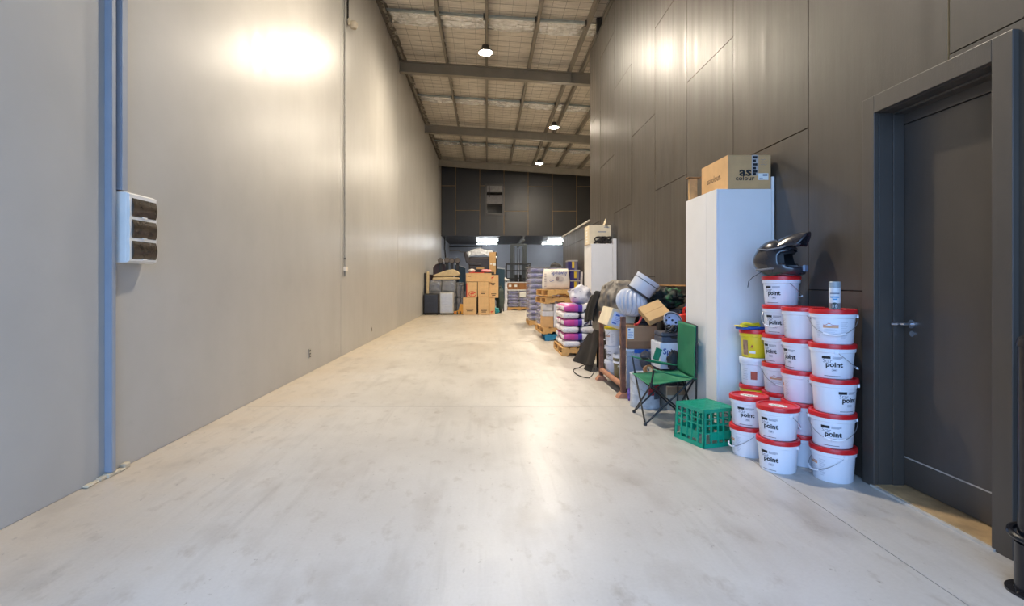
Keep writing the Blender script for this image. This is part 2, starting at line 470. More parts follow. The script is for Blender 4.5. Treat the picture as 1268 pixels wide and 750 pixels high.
# ---------------------------------------------------------------- roof: foil blanket, purlins, portal beams, bridging
PX = [-2.46, -1.2, -0.04, 1.2, 2.4, 2.75, 3.7, 4.9, 6.1, 7.3]
def foil_z(x, y):
    near = min(abs(x - q) for q in PX)
    return roofz(x) + 0.01 - 0.05 * min(1, near / 0.6) ** 0.7 + 0.030 * noise.noise((x * 0.9, y * 3.2, 0)) + 0.022 * noise.noise((x * 2.5, y * 9, 3))
ce = MB().grid(lambda u, v: (lambda x, y: (x, y, foil_z(x, y)))(-2.75 + u * 10.35, DOOR_Y - 0.2 + v * (MY + 0.3 - DOOR_Y)), 88, 380)
ce = struct(ce.build('ceiling', FOIL, smooth=True))
MB().grid(lambda u, v: (-2.75 + u * 10.4, DOOR_Y - 0.3 + v * 30.2, roofz(-2.75 + u * 10.4) + 0.12), 2, 2).build('roof_sheet', GALV, ce)
for yc in (6.9, 12.75, 18.35, 24.1):
    MB().grid(lambda u, v: (lambda x, y: (x, y, foil_z(x, y) - 0.03 + 0.03 * noise.noise((x * 7, y * 11, 9))))(-2.5 + u * 10.0, yc - 0.33 + v * 0.66), 220, 16).build('foil_lap', FOIL2, ce)
for x in PX:
    z = roofz(x) - 0.2
    mb = MB().box(x - 0.006, x + 0.0, DOOR_Y, MY, z, z + 0.2).box(x, x + 0.065, DOOR_Y, MY, z, z + 0.006).box(x, x + 0.065, DOOR_Y, MY, z + 0.194, z + 0.2).box(x + 0.06, x + 0.065, DOOR_Y, MY, z, z + 0.02)
    mb.build('purlin', STEEL, ce)
for x in PX[1:]:
    for yb in (12.35, 17.95, 23.75):
        pass
for yb in (12.3, 17.9, 23.65):
    for a, b in zip(PX, PX[1:]):
        if b - a < 0.5: continue
        MB().bar((a + 0.01, yb, roofz(a) - 0.1), (b - 0.01, yb, roofz(b) - 0.1), 0.07, 0.05).build('bridging', GALV, ce)
        MB().box(b - 0.05, b - 0.008, yb - 0.05, yb + 0.05, roofz(b) - 0.17, roofz(b) - 0.05).build('cleat', STEEL_D, ce)
for yb in (3.0, 9.0, 14.95, 21.0, 26.95):
    x0, x1 = -2.55, 7.5
    def bz(x): return 7.74 - 0.067 * (x + 2.55)
    mb = MB()
    for dz, h, w in ((-0.01, 0.02, 0.17), (-0.32, 0.02, 0.17)):
        mb.bar((x0, yb, bz(x0) + dz), (x1, yb, bz(x1) + dz), w, h)
    mb.bar((x0, yb, bz(x0) - 0.165), (x1, yb, bz(x1) - 0.165), 0.012, 0.29)
    mb.box(2.43, 2.45, yb - 0.08, yb + 0.08, bz(2.44) - 0.3, bz(2.44))
    mb.build('portal_beam', STEEL, ce)
wn = MB()
k = 0
y = 10.0
while y < 28.4:
    wn.bar((-2.55, y, roofz(-2.55) - 0.055), (7.4, y, roofz(7.4) - 0.055), 0.005, 0.005); y += 0.3
x = -2.4
while x < 7.3:
    wn.bar((x, 10, roofz(x) - 0.055), (x, 28.4, roofz(x) - 0.055), 0.005, 0.005); x += 0.3
wn = wn.build('safety_mesh', M('mesh_wire', (128, 118, 104), 0.6), ce); wn['kind'] = 'stuff'
# rough fringe of blanket edge along the left wall
mb = MB()
y = 6.0
while y < 28.3:
    mb.bar((-2.55, y, 7.80 + rnd.uniform(-0.03, 0.02)), (-2.44, y + 0.12, 7.78 + rnd.uniform(-0.05, 0.02)), 0.10, 0.05); y += 0.16
fr = mb.build('blanket_edge', M('dark_batt', (92, 84, 74), 0.8), ce); fr['kind'] = 'stuff'
# ---------------------------------------------------------------- the black door
BLK = mat_black_ply('black_door_paint', (64, 58, 53), (74, 67, 60), 0.32, 0.46)
d1 = struct(bpy.data.objects.new('door_1', None)); col.objects.link(d1)
mb = MB().box(2.45, 2.482, DY1, DY1 + 0.10, 0, DZ + 0.11).box(2.45, 2.482, DY0 - 0.10, DY0, 0, DZ + 0.11).box(2.45, 2.482, DY0, DY1, DZ, DZ + 0.11)
mb.build('architrave', BLK, d1, bev=0.003)
mb = MB()
for a, b in ((DY1, DY1 + 0.028), (DY0 - 0.028, DY0)): mb.box(2.483, 2.66, a, b, 0, DZ)
mb.box(2.483, 2.66, DY0 - 0.028, DY1 + 0.028, DZ, DZ + 0.028)
mb.build('jamb', BLK, d1, bev=0.002)
mb = MB().box(2.565, 2.632, DY1 - 0.014, DY1, 0, DZ).box(2.565, 2.632, DY0, DY0 + 0.014, 0, DZ).box(2.565, 2.632, DY0 + 0.014, DY1 - 0.014, DZ - 0.014, DZ)
mb.build('door_stop', BLK, d1, bev=0.002)
MB().box(2.634, 2.68, DY0 + 0.001, DY1 - 0.001, 0.202, 2.29).build('door_leaf', BLK, d1, bev=0.003)
MB().box(2.634, 2.68, DY0 + 0.001, DY1 - 0.001, 2.296, DZ - 0.001).build('top_rail', BLK, d1, bev=0.003)
MB().box(2.634, 2.68, DY0 + 0.001, DY1 - 0.001, 0.025, 0.194).build('kick_board', BLK, d1, bev=0.003)
MB().box(2.636, 2.66, DY0 + 0.001, DY1 - 0.001, 0.194, 0.202).build('kick_joint', M('pale_joint', (176, 170, 162), 0.6), d1)
MB().box(2.66, 2.70, DY0 - 0.02, DY1 + 0.02, 0.0, DZ).build('door_core', DARK, d1)
MB().box(2.46, 2.66, DY0, DY1, 0.0, 0.018).build('threshold', M('bare_timber_sill', (176, 146, 104), 0.7, var=0.25, scale=9), d1, bev=0.002)
MB().box(2.44, 2.46, DY0 - 0.02, DY1 + 0.02, 0.0, 0.012).build('sill_edge', M('weathered_edge', (186, 180, 170), 0.8), d1)
h = MB().cyl((2.634, 3.165, 1.04), (2.622, 3.165, 1.04), 0.026, n=20).cyl((2.622, 3.165, 1.04), (2.575, 3.165, 1.04), 0.010, n=12)
h.tube([(2.578, 3.165, 1.04), (2.572, 3.172, 1.04), (2.570, 3.20, 1.038), (2.545, 3.222, 1.036)], 0.008, 8)
h.build('door_handle', M('satin_chrome', (190, 190, 195), 0.25, 0.9), d1, smooth=True)
MB().cyl((2.634, 3.165, 0.98), (2.626, 3.165, 0.98), 0.018, n=16).build('lock_cylinder', M('satin_chrome'), d1, smooth=True)
# ---------------------------------------------------------------- lamps
def emit(name, c, s):
    t = newmat(name); t.set('Base Color', (*c, 1)); t.set('Emission Color', (*c, 1)); t.set('Emission Strength', s)
    return t.m
LENS = emit('lamp_lens', LAMP_COLOUR, LAMP_STRENGTH)
HOUS = M('lamp_housing', (70, 66, 60), 0.4, 0.3)
def lamp(x, y, z, label):
    t = thing('high_bay_lamp', label, 'lamp', (x, y, z), 0, 'high-bay lamps under the roof')
    MB().lathe([(0, -0.035), (0.08, -0.028), (0.13, -0.012), (0.155, 0.0), (0, 0.002)], 28).build('lens', LENS, t, smooth=True)
    MB().lathe([(0.156, -0.004), (0.168, -0.004), (0.17, 0.03), (0.15, 0.05), (0.10, 0.07), (0.085, 0.17), (0.05, 0.19), (0, 0.19)], 28).build('housing', HOUS, t, smooth=True)
    MB().cyl((0, 0, 0.19), (0, 0, roofz(x) - 0.2 - z), 0.006, n=8).build('hanging_rod', HOUS, t)
    return t
lamp(-0.035, 12.2, 6.76, 'round high-bay lamp hanging nearest, largest glare, before the first cross beam')
lamp(2.37, 18.1, 6.76, 'round high-bay lamp beside the black wall end, middle one of the three')
lamp(2.41, 23.6, 6.76, 'round high-bay lamp hanging farthest back, just above the mezzanine wall')
lamp(-0.02, 6.3, 6.76, 'round high-bay lamp in the front bay above the camera, out of the picture')
TUBE = emit('tube_glow', (0.90, 0.95, 1.0), TUBE_STRENGTH)
WHITE_P = M('white_powdercoat', (225, 225, 222), 0.4, var=0.03)
for x, y, lab in ((0.02, 30.5, 'lit fluorescent batten under the mezzanine, left pair nearer one'), (0.02, 33.3, 'lit fluorescent batten under the mezzanine, left pair rear one'),
                  (4.25, 30.5, 'lit fluorescent batten under the mezzanine, right pair nearer one'), (4.22, 33.3, 'lit fluorescent batten under the mezzanine, right pair rear one')):
    t = thing('fluorescent_batten', lab, 'light', (x, y, 3.80), 0, 'fluorescent lights under the mezzanine')
    MB().box(-0.65, 0.65, -0.03, 0.03, 0.02, 0.06).build('batten_body', WHITE_P, t, bev=0.005)
    MB().cyl((-0.63, 0.0, -0.03), (0.63, 0.0, -0.03), 0.019, n=12).build('tube', TUBE, t)
    for s in (-0.64, 0.64): MB().box(s - 0.01, s + 0.01, -0.025, 0.025, -0.05, 0.02).build('tube_holder', WHITE_P, t)
# ---------------------------------------------------------------- left wall fittings
DUCT = M('trunking_daylight_tint', (142, 148, 158), 0.45, var=0.05, scale=5)  # grey trunking with the bluish daylight mixed into its base colour
t = thing('cable_trunking', 'grey cable trunking running floor to roof beside the switchboard', 'trunking', (-2.55, 3.44, 0.03))
MB().box(0, 0.044, -0.028, 0.014, 0.0, 7.7).build('channel', DUCT, t, bev=0.003)
MB().box(0.0441, 0.050, -0.025, 0.011, 0.0, 7.7).build('cover', DUCT, t, bev=0.002)
t = thing('upper_trunking', 'short grey trunking dropping from the roof into the switchboard top', 'trunking', (-2.55, 3.53, 1.93))
MB().box(0, 0.045, -0.03, 0.035, 0.0, 5.8).build('channel', DUCT, t, bev=0.003)
MB().box(0.0451, 0.052, -0.024, 0.03, 0.0, 1.72).box(0.0451, 0.052, -0.024, 0.03, 1.724, 5.8).build('cover', DUCT, t, bev=0.002)
MB().tube([(0.02, -0.02, 0.002), (0.03, -0.01, 0.0), (0.02, 0.01, 0.002), (0.03, 0.02, -0.002)], 0.004, 6).build('cable', M('red_cable', (150, 70, 60), 0.5), t)
t = thing('switchboard', 'white wall switchboard with three smoked breaker covers', 'switchboard', (-2.55, 3.645, 1.432))
WH = M('switchboard_plastic', (226, 222, 214), 0.45, var=0.04)
MB().box(0, 0.085, -0.145, 0.145, 0, 0.486).build('enclosure', WH, t, bev=0.006)
# front cover with a gently bowed face carrying the three windows
def bow(z):
    zz = (z % 0.149) / 0.149
    return 0.104 + 0.003 * math.sin(math.pi * zz)
mb = MB()
n = 36; pr = [(0.0851, 0.003)] + [(bow(0.015 + (0.456) * i / n), 0.015 + 0.456 * i / n) for i in range(n + 1)] + [(0.0851, 0.483)]
vs = []; m = len(pr)
for y in (-0.142, 0.142): vs += [(px, y, pz) for px, pz in pr]
mb.add(vs, [(i, i + 1, m + i + 1, m + i) for i in range(m - 1)] + [tuple(range(m)), tuple(range(2 * m - 1, m - 1, -1)), (0, m, 2 * m - 1, m - 1)])
mb.build('front_cover', WH, t, smooth=30)
SM = M('smoked_cover', (62, 52, 42), 0.18, var=0.45, scale=22)
for z0 in (0.028, 0.175, 0.322):
    mb = MB().grid(lambda u, v: (0.108 + 0.012 * math.sin(math.pi * v), -0.118 + u * 0.25, z0 + v * 0.125), 8, 9)
    mb.grid(lambda u, v: (0.104, -0.118 + u * 0.25, z0 + v * 0.125), 2, 2)
    for y in (-0.118, 0.132):
        mb.add([(0.104, y, z0), (0.104, y, z0 + 0.125)] + [(0.108 + 0.012 * math.sin(math.pi * q / 8), y, z0 + 0.125 * q / 8) for q in range(8, -1, -1)], [tuple(range(11))])
    for z in (z0, z0 + 0.125): mb.add([(0.104, -0.118, z), (0.108, -0.118, z), (0.108, 0.132, z), (0.104, 0.132, z)], [(0, 1, 2, 3)])
    w = mb.build('breaker_window', SM, t, smooth=30)
    MB().box(0.105, 0.116, -0.02, 0.025, z0 - 0.006, z0 + 0.004).build('finger_tab', WH, w, bev=0.001)
t = thing('conduit', 'thin grey conduit dropping down the wall joint to a small box', 'conduit', (-2.545, 9.12, 1.42))
MB().cyl((0.014, 0, 0.15), (0.014, 0, 6.3), 0.013, n=10).build('pipe', M('grey_conduit', (150, 146, 136), 0.5), t, smooth=True)
MB().box(0, 0.055, -0.055, 0.06, 0.07, 0.15).build('junction_box', M('cream_plastic', (222, 212, 196), 0.45), t, bev=0.006)
MB().cyl((0.014, 0, -0.02), (0.014, 0, 0.07), 0.013, n=10).build('stub', M('grey_conduit'), t)
MB().cyl((0.014, 0, 0.28), (0.014, 0, 0.31), 0.018, n=10).build('coupler', STEEL_D, t)
t = thing('wall_sensor', 'pale round sensor head on a dark drop bracket high on the left wall', 'sensor', (-2.55, 9.35, 6.0))
MB().box(0.0, 0.03, -0.03, -0.005, 0.1, 1.6).build('drop_bracket', M('dark_bracket', (40, 34, 30), 0.5), t)
MB().lathe([(0, -0.075), (0.05, -0.06), (0.075, -0.02), (0.075, 0.03), (0.05, 0.065), (0, 0.075)], 20, (0.10, 0.07, 0.02)).build('sensor_head', M('yellowed_plastic', (196, 182, 158), 0.4), t, smooth=True)
MB().box(0.02, 0.06, -0.05, 0.03, -0.02, 0.1).build('mount', M('yellowed_plastic'), t, bev=0.01)
t = thing('wall_outlet', 'small double socket low on the left wall', 'outlet', (-2.55, 7.35, 0.21))
MB().box(0, 0.012, -0.035, 0.035, 0, 0.13).build('plate', M('outlet_plate', (176, 168, 152), 0.5), t, bev=0.003)
MB().box(0.0121, 0.014, -0.026, 0.026, 0.09, 0.115).build('switch', M('dark_slot', (52, 44, 36), 0.5), t)
MB().box(0.0121, 0.014, -0.028, 0.028, 0.012, 0.07).build('socket', M('dark_slot'), t)
MB().box(0.0141, 0.016, -0.012, 0.014, 0.03, 0.052).build('socket_cover', M('outlet_plate'), t)
t = thing('small_outlet', 'tiny wall socket beyond the second wall joint', 'outlet', (-2.55, 11.3, 0.2))
MB().box(0, 0.012, -0.03, 0.03, 0, 0.11).build('plate', M('outlet_plate'), t, bev=0.003)
MB().box(0.0121, 0.014, -0.02, 0.02, 0.02, 0.09).build('socket', M('dark_slot'), t)
# ---------------------------------------------------------------- bollard beside the door
BK = M('black_gloss_enamel', (22, 22, 26), 0.25, var=0.3, scale=40, bump=0.15, bscale=25)
t = thing('bollard', 'black steel bollard with a round badge beside the door', 'bollard', (2.285, 2.13, 0))
MB().lathe([(0, 1.085), (0.03, 1.08), (0.055, 1.065), (0.062, 1.04), (0.062, 1.03), (0.056, 1.028), (0.056, 0.0), (0, 0)], 32).build('post', BK, t, smooth=True)
MB().lathe([(0.057, 0.21), (0.066, 0.208), (0.066, 0.0), (0.057, 0.0)], 32).build('sleeve', BK, t, smooth=True)
MB().lathe([(0.067, 0.012), (0.095, 0.01), (0.095, 0.0), (0.067, 0.0)], 32).build('base_flange', BK, t, smooth=True)
MB().tube([(0.078 * math.cos(a), 0.078 * math.sin(a), 0.245 + 0.012 * math.sin(a + 0.6)) for a in [2 * math.pi * i / 32 for i in range(32)]], 0.013, 8, True).build('ring_collar', BK, t, smooth=True)
def wrapb(u, v, r=0.0575): return (r * math.sin(u / r - 0.55), -r * math.cos(u / r - 0.55), 0.985 + v)
GOLD = M('badge_gold', (176, 150, 84), 0.4, 0.4); SILV = M('badge_silver', (190, 192, 196), 0.35, 0.4); BDK = M('badge_black', (20, 18, 16), 0.4)
def disc(r, rr, n=24, z=0.0):
    mb = MB(); mb.add([wrapb(0, z, rr)] + [wrapb(r * math.cos(2 * math.pi * i / n), z + r * math.sin(2 * math.pi * i / n), rr) for i in range(n)], [(0, 1 + i, 1 + (i + 1) % n) for i in range(n)]); return mb
bd = disc(0.044, 0.0572).build('badge', GOLD, t)
disc(0.034, 0.0578).build('badge_field', BDK, bd)
mb = MB(); put_rect(mb, -0.046, 0.046, -0.010, 0.012, lambda u, v: wrapb(u, v, 0.0584), 10); mb.build('badge_banner', SILV, bd)
mb = MB(); put_text(mb, 'FLATWA', 0.019, lambda u, v: wrapb(u - 0.044, v - 0.006, 0.0590), 0.02, fit=0.086); mb.build('badge_lettering', BDK, bd)
# ---------------------------------------------------------------- buckets
WB = M('white_bucket_plastic', (228, 230, 238), 0.32, var=0.02, scale=6)
RED = M('red_lid_plastic', (206, 30, 34), 0.32, var=0.06)
YEL = M('yellow_bucket_plastic', (232, 206, 40), 0.35, var=0.05)
INK = M('print_black', (20, 20, 24), 0.5); INKG = M('print_grey', (120, 124, 140), 0.5); INKL = M('print_pale', (176, 178, 190), 0.5)
TERRA = M('print_terracotta', (178, 82, 62), 0.5); SAND = M('print_sand', (206, 158, 122), 0.5); GRN = M('print_green', (86, 130, 92), 0.5)
WIRE = M('bail_wire', (150, 152, 158), 0.35, 0.7); PAPER = M('paper_sticker', (232, 232, 226), 0.5, var=0.02)
BH = 0.2246
def br(z): return 0.1125 + 0.0105 * min(1, max(0, z / 0.168))
def wrap(u, z, off=0.0008):
    r = br(z) + off; a = u / 0.118
    return (r * math.sin(a), -r * math.cos(a), z)
def wrapback(u, z, off=0.0008):
    x, y, z = wrap(u, z, off); return (-x, -y, z)
me_body = MB().lathe([(0, 0.001), (0.108, 0), (0.1125, 0.006), (0.123, 0.166), (0.1305, 0.170), (0.1315, 0.180), (0.1325, 0.195), (0, 0.195)], 40).mesh('bucket_body', WB, 35)
me_lid = MB().lathe([(0.1326, 0.1935), (0.1365, 0.1945), (0.1370, 0.214), (0.1345, 0.2225), (0.128, 0.2243), (0.118, 0.2240), (0.114, 0.216), (0, 0.2155)], 40).mesh('bucket_lid', RED, 35)
me_lidy = MB().lathe([(0.1326, 0.1935), (0.1365, 0.1945), (0.1370, 0.214), (0.1345, 0.2225), (0.128, 0.2243), (0.118, 0.2240), (0.114, 0.216), (0, 0.2155)], 40).mesh('bucket_lid_yellow', YEL, 35)
me_lidw = MB().lathe([(0.1326, 0.1935), (0.1365, 0.1945), (0.1370, 0.214), (0.1345, 0.2225), (0.128, 0.2243), (0.118, 0.2240), (0.114, 0.216), (0, 0.2155)], 40).mesh('bucket_lid_white', WB, 35)
mb = MB()
put_text(mb, 'point', 0.045, lambda u, v: wrap(u - 0.042, v + 0.078), 0.036, fit=0.096)
me_ink = mb.mesh('lettering_bold', INK)
mb = MB(); put_rect(mb, -0.062, -0.014, 0.129, 0.146, wrap, 4); me_blk = mb.mesh('logo_block', INK)
mb = MB(); put_rect(mb, -0.052, 0.040, 0.0165, 0.0195, wrap, 6); me_line = mb.mesh('base_line', INK)
mb = MB()
put_text(mb, 'Star', 0.036, lambda u, v: wrap(u - 0.058, v + 0.104), 0.0, fit=0.052)
me_star = mb.mesh('lettering_thin', INKG)
mb = MB()
for z in (0.130, 0.135, 0.141): put_rect(mb, -0.005, 0.05 - (0.012 if z < 0.134 else 0), z, z + 0.0028, wrap, 4)
for a, b, c, d in ((-0.008, 0.022, 0.048, 0.0495), (-0.008, 0.022, 0.0625, 0.064), (-0.008, -0.0065, 0.048, 0.064), (0.0205, 0.022, 0.048, 0.064)): put_rect(mb, a, b, c, d, wrap, 2)
put_rect(mb, -0.003, 0.016, 0.053, 0.059, wrap, 2)
me_inkg = mb.mesh('print_grey', INKG)
mb = MB()      # back print: small columns of type
for k in range(12):
    z = 0.14 - k * 0.0092
    put_rect(mb, 0.05, 0.088 - (k % 3) * 0.006, z, z + 0.0022, wrapback, 4)
    if k > 4 and k < 10: put_rect(mb, -0.045, 0.03 - (k % 2) * 0.014, z, z + 0.0022, wrapback, 5)
    put_rect(mb, -0.095, -0.065 - (k % 4) * 0.004, z, z + 0.0018, wrapback, 3)
me_bk = mb.mesh('print_type', INKL)
mb = MB()
pts = [(-0.05, 0.118)] + [(-0.05 + 0.085 * i / 10, 0.118 + 0.006 * math.sin(i * 0.9)) for i in range(11)]
put_rect(mb, -0.05, 0.035, 0.104, 0.118, wrapback, 6)
me_sand = mb.mesh('print_sand', SAND)
mb = MB()
for i in range(10):
    a0, a1 = -0.05 + 0.0085 * i, -0.05 + 0.0085 * (i + 1)
    hgt = 0.118 + (0.014 * math.sin(math.pi * (i + 0.5 - 2) / 4) if 2 <= i <= 5 else 0.002)
    put_rect(mb, a0, a1, hgt, hgt + 0.004, wrapback, 1)
me_terra = mb.mesh('print_roof_line', TERRA)
mb = MB()
mb.tube([(0.1365 * math.cos(a), -0.1365 * abs(math.sin(a)) - 0.0, 0.178 - 0.118 * math.sin(a)) for a in [math.pi * i / 20 for i in range(21)]], 0.0019, 6)
me_bail = mb.mesh('bail', WIRE, True)
me_grip = MB().tube([(0.138 * math.cos(a), -0.138 * math.sin(a), 0.178 - 0.118 * math.sin(a)) for a in [math.pi * (0.36 + 0.28 * i / 8) for i in range(9)]], 0.0062, 8).mesh('grip', WB, True)
me_lug = MB().box(0.129, 0.1385, -0.012, 0.012, 0.168, 0.188).mesh('bail_lug', WB)
me_stk = MB().lathe([(0, 0.2164), (0.062, 0.2164), (0.062, 0.2158)], 28, sx=1.0, sy=0.62).mesh('lid_sticker', PAPER)
mb = MB()
for k in range(5): mb.box(-0.035 + 0.013 * k, -0.026 + 0.013 * k, -0.012 + 0.004 * (k % 2), 0.006, 0.2166, 0.2169)
me_stkp = mb.mesh('sticker_print', GRN)
def bucket(x, y, k, rz, label, handle=None, group='white grout buckets with red lids', sticker=False, lid=None, z=None, s=1.0, sz=1.0, prints=True):
    t = thing('bucket', label, 'bucket', (x, y, (k * BH if z is None else z)), rz, group)
    t.scale = (s, s, sz)
    b = place('body', me_body, t); l = place('lid', lid or me_lid, t)
    if prints:
        place('lettering', me_ink, b); place('lettering', me_star, b); place('logo_block', me_blk, b); place('base_line', me_line, b)
        place('small_print', me_inkg, b)['kind'] = 'stuff'; place('back_print', me_bk, b)['kind'] = 'stuff'
        place('back_picture', me_sand, b); place('roof_line_print', me_terra, b)['kind'] = 'stuff'
    hz = (handle - (rz - yaw(x, y))) if handle is not None else 0.0
    for s_ in (0, math.pi): place('bail_lug', me_lug, b).rotation_euler = (0, 0, hz + s_)
    if handle is not None:
        h = place('bail_handle', me_bail, t); h.rotation_euler = (0, 0, hz)
        g = place('grip', me_grip, h)
    if sticker:
        q = place('sticker', me_stk, l); place('sticker_print', me_stkp, q)
    return t
NTH = ['bottom bucket', 'second bucket from the floor', 'third bucket from the floor', 'fourth bucket from the floor', 'fifth bucket from the floor', 'sixth bucket from the floor']
# facing: rz turns the front print (local -Y) ; positive turns it to the right
def yaw(x, y, turn=0.0): return -math.atan2(x, y) + R(turn)
S1 = (2.297, 3.40)
bucket(*S1, 0, yaw(*S1, 118), 'white red-lidded bucket at the bottom of the stack nearest the black door', R(-60))
bucket(S1[0] - 0.004, S1[1], 1, yaw(*S1, 0), 'white red-lidded bucket second from floor, stack nearest the door', R(6))
bucket(S1[0] + 0.003, S1[1] - 0.006, 2, yaw(*S1, 42), 'white red-lidded bucket third from floor, stack nearest the door', R(180))
bucket(S1[0] - 0.002, S1[1] + 0.004, 3, yaw(*S1, 3), 'white red-lidded bucket fourth from floor, stack nearest the door', R(100))
bucket(S1[0], S1[1], 4, yaw(*S1, 178), 'white red-lidded bucket carrying the spray can, with a picture print', R(3))
S2 = (2.275, 3.69)
for k, tr, hd in ((0, 100, 180), (1, 120, 95), (2, 95, 98), (3, -48, 180), (4, 80, 95)):
    bucket(S2[0] + rnd.uniform(-0.004, 0.004), S2[1], k, yaw(*S2, tr), 'white red-lidded bucket, ' + ['bottom', 'second from floor', 'third from floor', 'fourth from floor', 'top'][k] + ' of the stack behind the spray can', R(hd))
S3 = (2.298, 3.995)
for k, tr, hd in ((0, 60, 180), (1, 60, 180), (2, 165, 10), (3, -42, 180), (4, -25, -30), (5, -28, 110)):
    bucket(S3[0] + rnd.uniform(-0.003, 0.003), S3[1], k, yaw(*S3, tr), 'white red-lidded bucket, ' + ['bottom', 'second from floor', 'third from floor', 'fourth from floor', 'fifth from floor', 'top'][k] + ' of the stack under the black helmet', R(hd))
S5 = (1.985, 3.88)
bucket(*S5, 0, yaw(*S5, 110), 'white red-lidded bucket on the floor touching the green crate', R(-70))
bucket(*S5, 1, yaw(*S5, -8), 'white red-lidded bucket, upper of the low pair beside the green crate', None, sticker=True)
S6 = (2.025, 3.565)
bucket(*S6, 0, yaw(*S6, -24), 'white red-lidded bucket standing alone in front on the floor, lower of the pair', None)
bucket(*S6, 1, yaw(*S6, -24), 'white red-lidded bucket with lid sticker, upper of the frontmost low pair', R(125), sticker=True)
# mixed stack against the white cabinet
S4 = (2.222, 4.245)
MU = M('bucket_mural', (156, 120, 96), 0.5, var=0.5, scale=26)
def mixed(k, label, bodym, lidm, pic):
    t = thing('bucket', label, 'bucket', (S4[0], S4[1], k * 0.2275), yaw(*S4, -15), 'mixed buckets by the white cabinet')
    t.scale = (0.88, 0.88, 1.012)
    me = me_body.copy(); me.materials.clear(); me.materials.append(bodym); b = place('body', me, t)
    ml = me_lid.copy(); ml.materials.clear(); ml.materials.append(lidm); place('lid', ml, t)
    mb = MB()
    if pic == 'tall':
        put_rect(mb, -0.085, -0.03, 0.02, 0.14, wrap, 6); mb.build('label_picture', MU, b)
        mb = MB(); mb.add([wrap(-0.006, 0.085), wrap(0.018, 0.085), wrap(0.006, 0.108)], [(0, 1, 2)]); put_rect(mb, -0.006, 0.018, 0.078, 0.081, wrap, 2); mb.build('triangle_mark', TERRA, b)
        mb = MB(); put_rect(mb, -0.02, 0.035, 0.035, 0.055, wrap, 5); mb.build('label_patch', PAPER, b)
    elif pic == 'side':
        put_rect(mb, -0.005, 0.05, 0.05, 0.115, wrap, 6); mb.build('label_picture', TERRA, b)
        mb = MB()
        for k2 in range(7): put_rect(mb, -0.09, -0.03 - 0.004 * (k2 % 3), 0.13 - 0.014 * k2, 0.133 - 0.014 * k2, wrap, 4)
        mb.build('label_type', INKL, b)
    for s_ in (0, math.pi): place('bail_lug', me_lug, b).rotation_euler = (0, 0, s_)
    return t
mixed(0, 'white bucket at the bottom of the mixed stack beside the white cabinet', WB, RED, None)
mixed(1, 'yellow bucket with red lid, lower of two, beside the white cabinet', YEL, RED, None)
mixed(2, 'white bucket with white lid and brick picture, between two yellow buckets', WB, WB, 'side')
mixed(3, 'yellow bucket with red lid and mural label under the plastering float', YEL, RED, 'tall')
t = thing('hand_float', 'blue and yellow plastic hand float lying on the upper yellow bucket', 'float', (2.19, 4.22, 0.912), R(10))
MB().box(-0.125, 0.09, -0.05, 0.05, 0.0, 0.02).build('float_plate', M('blue_plastic', (36, 92, 176), 0.4), t, bev=0.006)
MB().tube([(-0.10, 0, 0.02), (-0.105, 0, 0.036), (-0.07, 0, 0.045), (0.0, 0, 0.034), (0.05, 0, 0.04), (0.06, 0, 0.02)], 0.014, 10).build('float_handle', M('yellow_plastic', (226, 206, 44), 0.4), t, smooth=True)
MB().box(-0.135, -0.08, -0.052, 0.052, 0.0205, 0.032).build('float_edge', M('yellow_plastic'), t, bev=0.005)
# ---------------------------------------------------------------- spray can
t = thing('spray_can', 'grey capped spray can standing on the bucket stack by the door', 'spray can', (2.262, 3.33, 4 * BH + 0.2155), yaw(2.26, 3.33))
cr = 0.0325
MB().lathe([(0, 0), (cr - 0.003, 0), (cr, 0.003), (cr, 0.05), (cr, 0.148), (cr - 0.002, 0.150), (0, 0.150)], 28).build('can_body', M('can_white', (214, 216, 220), 0.35), t, smooth=35)
MB().lathe([(0, 0.151), (cr + 0.0005, 0.151), (cr + 0.0005, 0.185), (cr - 0.003, 0.189), (0, 0.189)], 28).build('cap', M('can_cap_grey', (146, 156, 162), 0.35), t, smooth=35)
def wc(u, z, o=0.0006): return ((cr + o) * math.sin(u / cr), -(cr + o) * math.cos(u / cr), z)
mb = MB(); put_rect(mb, -0.05, 0.05, 0.004, 0.050, wc, 16); mb.build('lower_band', M('can_grey_band', (150, 150, 150), 0.3, 0.4), t)
mb = MB(); vs = [wc(0.021 * math.cos(a), 0.030 + 0.024 * math.sin(a), 0.0010) for a in [2 * math.pi * i / 24 for i in range(24)]]; mb.add([wc(0, 0.03, 0.001)] + vs, [(0, 1 + i, 1 + (i + 1) % 24) for i in range(24)]); mb.build('round_emblem', M('emblem_dark', (44, 54, 48), 0.4), t)
mb = MB(); mb.add([wc(-0.011, 0.036, 0.0013), wc(0.011, 0.036, 0.0013), wc(0.011, 0.026, 0.0013), wc(0.0, 0.014, 0.0013), wc(-0.011, 0.026, 0.0013)], [(0, 1, 2, 3, 4)]); mb.build('shield_mark', M('emblem_steel', (120, 126, 130), 0.4), t)
mb = MB(); put_rect(mb, -0.028, 0.028, 0.108, 0.116, wc, 6); mb.build('dark_type', INKG, t)
mb = MB(); put_rect(mb, -0.028, 0.026, 0.084, 0.093, wc, 6); put_rect(mb, -0.012, 0.014, 0.071, 0.079, wc, 4); mb.build('blue_type', M('print_cyan', (40, 140, 196), 0.5), t)
